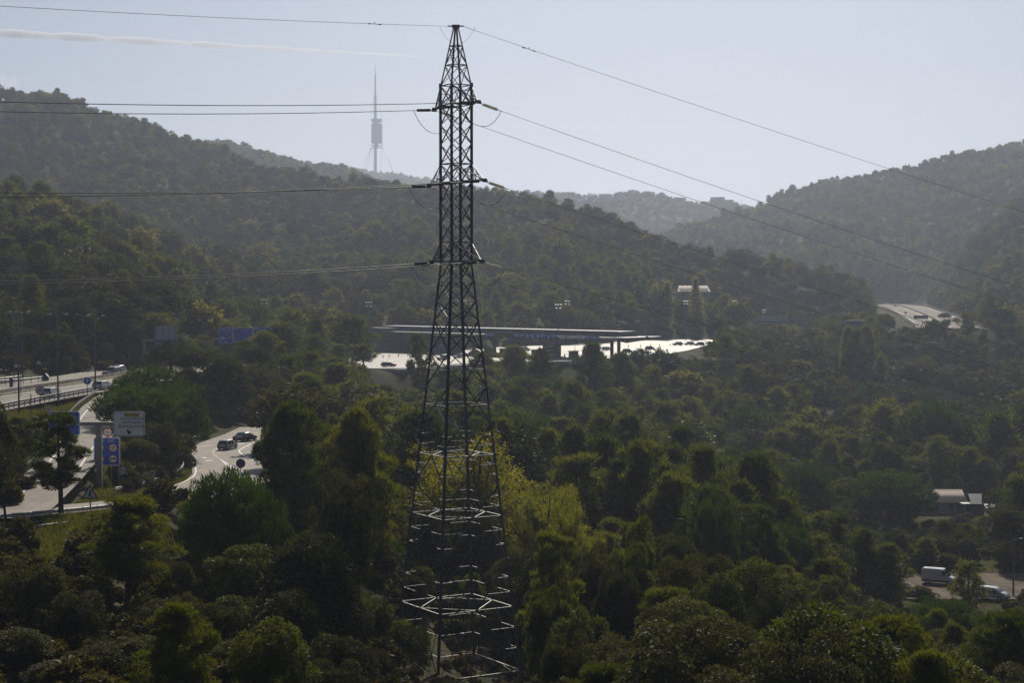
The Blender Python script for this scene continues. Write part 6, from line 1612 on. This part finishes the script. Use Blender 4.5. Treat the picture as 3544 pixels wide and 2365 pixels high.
# pole and wire beside the track
ux = XP(3517, 262); uz = hz(ux, 262); up_ = thing('utility_pole', 'grey wooden utility pole with a small lamp beside the dirt track', 'pole', (ux, 262, uz)); uh = P(3517, 1868, 262).z - uz
MB().lathe([(.16, -.6), (.10, uh)], 8).obj('pole', POLE, up_); MB().tube([(0, 0, uh - .2), (.5, 0, uh + .05), (1.0, 0, uh + .1)], .035, 6).obj('arm', POLE, up_); MB().box(.8, 1.3, -.12, .12, uh + .05, uh + .17).obj('lamp_head', LAMPH, up_)
a = Vector((ux, 262, uz + uh - .15)); e = P(3235, 1880, 330); cable('overhead_wire', catenary(a, e, 1.3, 24), .022, 'pale sagging wire running from the utility pole towards the umbrella pine', 'wire', m=GALV)
# far villa among the trees
vx = XP(2402, 850); vz = hz(vx, 850); vl = thing('villa', 'hillside villa with a glittering tile roof behind the poplars', 'house', (vx, 850, vz)); vt = P(0, 990, 850).z - vz; ve = P(0, 1010, 850).z - vz
w_ = 57 / FPX * 850
MB().box(-w_ + .6, w_ - .6, 0, 10, -2, ve).obj('wall', RENDER_W, vl)
rf = MB().add([(-w_, -.7, ve), (w_, -.7, ve), (w_ - 1, 5, vt), (-w_ + 1, 5, vt), (-w_, 10.7, ve), (w_, 10.7, ve)], [(0, 1, 2, 3), (3, 2, 5, 4), (0, 3, 4), (1, 5, 2), (0, 4, 5, 1)]).obj('roof', TILE, vl)
tmm = MB().tube([(0, 0, 0), (0, math.hypot(5.7, vt - ve), 0)], .2, 6).mesh('tile_row', TILE, True)
for x in np.arange(-w_ + 1.2, w_ - 1.1, .62): link('tile_row', tmm, rf, (x, -.72, ve + .02), (math.atan2(vt - ve, 5.7), 0, 0))
for x in (-5, -1.5, 2, 5): MB().box(x - .6, x + .6, -.05, .03, ve - 2.2, ve - .7).obj('window', FDARK, vl)
# pale sign back and rounded wall right of the plaza
D_ = 800.0; x = XP(2610, D_); z = hz(x, D_); t = thing('sign_gantry', 'pale ribbed back of a wide gantry panel right of the toll plaza', 'road sign', (x, D_, z)); zz = P(0, 1112, D_).z - z
MB().box(-.4, XP(2728, D_) - x, .1, .5, zz - .6, zz).obj('beam', POLE2, t); MB().box(-.4, .4, .05, .6, -1, zz - .6).obj('post', POLE2, t)
xa, xb = XP(2628, D_) - x, XP(2728, D_) - x; MB().box(xa, xb, .55, .65, P(0, 1120, D_).z - z, P(0, 1093, D_).z - z).obj('panel', S_BACK, t)
rbm = MB().box(-.06, .06, .4, .549, P(0, 1120, D_).z - z, P(0, 1093, D_).z - z).mesh('rib', POLE2)
for k in np.linspace(xa + .4, xb - .4, 7): link('rib', rbm, t, (k, 0, 0))
D_ = 700.0; x = XP(2958, D_); z = hz(x, D_); t = thing('rounded_wall', 'pale rounded concrete wall half hidden in the trees', 'wall', (x, D_, z)); zt3 = P(0, 1108, D_).z - z
for k in range(8):
    xa = -4.4 + k * 1.1; MB().box(xa, xa + 1.07, 0, 1.5, -2, zt3 - .035 * (xa + .5) ** 2).obj('wall_panel', C_EDGE, t)
# far highway: median, rails, sign panel
def fh(f, y0, y1, n=14):
    r = STRIPS['far_highway']; out = []
    for y in np.linspace(y0, y1, n):
        xl, xr, z_ = (np.interp(y, r[:, 0], r[:, k]) for k in (1, 2, 3)); out.append(Vector((xl + (xr - xl) * f, y, z_)))
    return out
md = thing('median_barrier', 'grey concrete median curving along the far highway', 'barrier', fh(.48, 720, 720, 1)[0])
mp = [p - md.location for p in fh(.48, 720, 1380, 34)]
for a, b_ in zip(mp[:-1], mp[1:]): sweep(MB(), [(-.5, 0), (-.25, 1.1), (.25, 1.1), (.5, 0)], [a, a.lerp(b_, .99)]).obj('barrier_segment', C_CONC, md)
guardrail(fh(.99, 720, 1380), 'pale guardrail on the outer curve of the far highway', GALV2, 6.0, 1.0)
guardrail(fh(.01, 700, 1380), 'pale guardrail on the inner curve of the far highway', GALV2, 6.0, 1.0)
for f in (.08, .42, .55, .92): paint(fh(f, 700, 1380, 24), .3, .03)
x = XP(3166, 880); z = -19.7; t = thing('message_sign', 'dark wide message sign panel above the far highway', 'road sign', (x, 880, z)); za, zb_ = P(0, 1108, 880).z - z, P(0, 1092, 880).z - z
MB().box(-.4, 6.8, 0, .8, za, zb_).obj('panel', S_BLACK, t)
for xx in (-.2, 6.6): MB().box(xx - .15, xx + .15, .2, .6, -.5, za).obj('post', POLE, t)
x = XP(3134, 930); t = thing('road_sign', 'small round dark sign between the lanes of the far highway', 'road sign', (x, 930, -19.6)); c = P(0, 1083, 930).z + 19.6
MB().tube([(0, 0, -.3), (0, 0, c)], .07, 6).obj('post', POLE, t); MB().disc(0, c, .62, -.06, -.02, 18).obj('sign_plate', S_RED, t)

# ------------------------------------------------------------------ grass on the verges: uncountable, one object
def blades(n, area, h0, h1, rng):
    X, Y = area(n, rng); Z = H(X, Y); ok = ~on_built(X, Y, .3); X, Y, Z = X[ok], Y[ok], Z[ok]; n = len(X)
    a = rng.uniform(0, 6.28, n); w = rng.uniform(.05, .11, n); hh = rng.uniform(h0, h1, n)
    dx, dy = np.cos(a) * w, np.sin(a) * w
    v = np.stack([np.stack([X - dx, Y - dy, Z - .05], 1), np.stack([X + dx, Y + dy, Z - .05], 1), np.stack([X + rng.normal(0, .12, n), Y + rng.normal(0, .12, n), Z + hh], 1)], 1).reshape(-1, 3)
    return v
rg = np.random.default_rng(5); vs = []
def a_bank(n, r): Y = r.uniform(150, 283, n); xl = highway_row(Y)[0] + 6.4; xr = np.interp(Y, STRIPS['slip_road'][:, 0], STRIPS['slip_road'][:, 1]); return xl + (xr - xl) * r.uniform(0, 1, n), Y
def a_mid(n, r): Y = r.uniform(158, 262, n); xl = np.interp(Y, STRIPS['slip_road'][:, 0], STRIPS['slip_road'][:, 2]); xr = np.interp(Y, STRIPS['junction_road'][:, 0], STRIPS['junction_road'][:, 1]); return xl + (xr - xl) * r.uniform(0, 1, n), Y
def a_front(n, r): Y = r.uniform(126, 152, n); return XP(r.uniform(-150, 640, n), 1) * Y, Y
def a_house(n, r): Y = r.uniform(296, 370, n); return XP(r.uniform(3080, 3600, n), 1) * Y, Y
def a_track(n, r): Y = r.uniform(225, 300, n); return XP(r.uniform(2950, 3650, n), 1) * Y, Y
def a_med(n, r): Y = r.uniform(200, 395, n); return highway_row(Y)[0] - 6.4 + r.choice([-.6, .6], n) + r.normal(0, .1, n), Y
for n, ar, h0, h1 in ((52000, a_bank, .15, .45), (26000, a_mid, .15, .5), (34000, a_front, .2, .6), (16000, a_house, .2, .8), (14000, a_track, .1, .4)): vs.append(blades(n, ar, h0, h1, rg))
v = np.concatenate(vs); tag(link('grass', np_mesh('grass', v, np.arange(len(v)).reshape(-1, 3), L_GRASS)), kind='stuff')
# weeds along the median foot stand on the carriageway edge
Xm, Ym = a_med(3500, rg); Zm = np.interp(Ym, *zip(*_hz)); hm = rg.uniform(.05, .5, 3500) ** 1.5
vm = np.stack([np.stack([Xm - .06, Ym, Zm], 1), np.stack([Xm + .06, Ym, Zm], 1), np.stack([Xm + rg.normal(0, .05, 3500), Ym, Zm + hm], 1)], 1).reshape(-1, 3)
tag(link('weeds', np_mesh('weeds', vm, np.arange(len(vm)).reshape(-1, 3), L_GRASS)), kind='stuff')
# ------------------------------------------------------------------ the hazy air
def haze_box():
    m = bpy.data.materials.new('haze_air'); m.use_nodes = True
    n, l = m.node_tree.nodes, m.node_tree.links; n.clear()
    out = n.new('ShaderNodeOutputMaterial'); v = n.new('ShaderNodeVolumePrincipled')
    v.inputs['Color'].default_value = HAZE_COL
    v.inputs['Density'].default_value = HAZE_D
    v.inputs['Anisotropy'].default_value = HAZE_G
    l.new(v.outputs[0], out.inputs['Volume'])
    mb = MB().box(-9000, 9000, -60, 15500, -70, 560)
    o = mb.obj('haze', m); tag(o, kind='stuff')
HAZE_D, HAZE_G, HAZE_COL = 1.5e-4, 0.52, (0.71, 0.81, 1.0, 1)
haze_box()
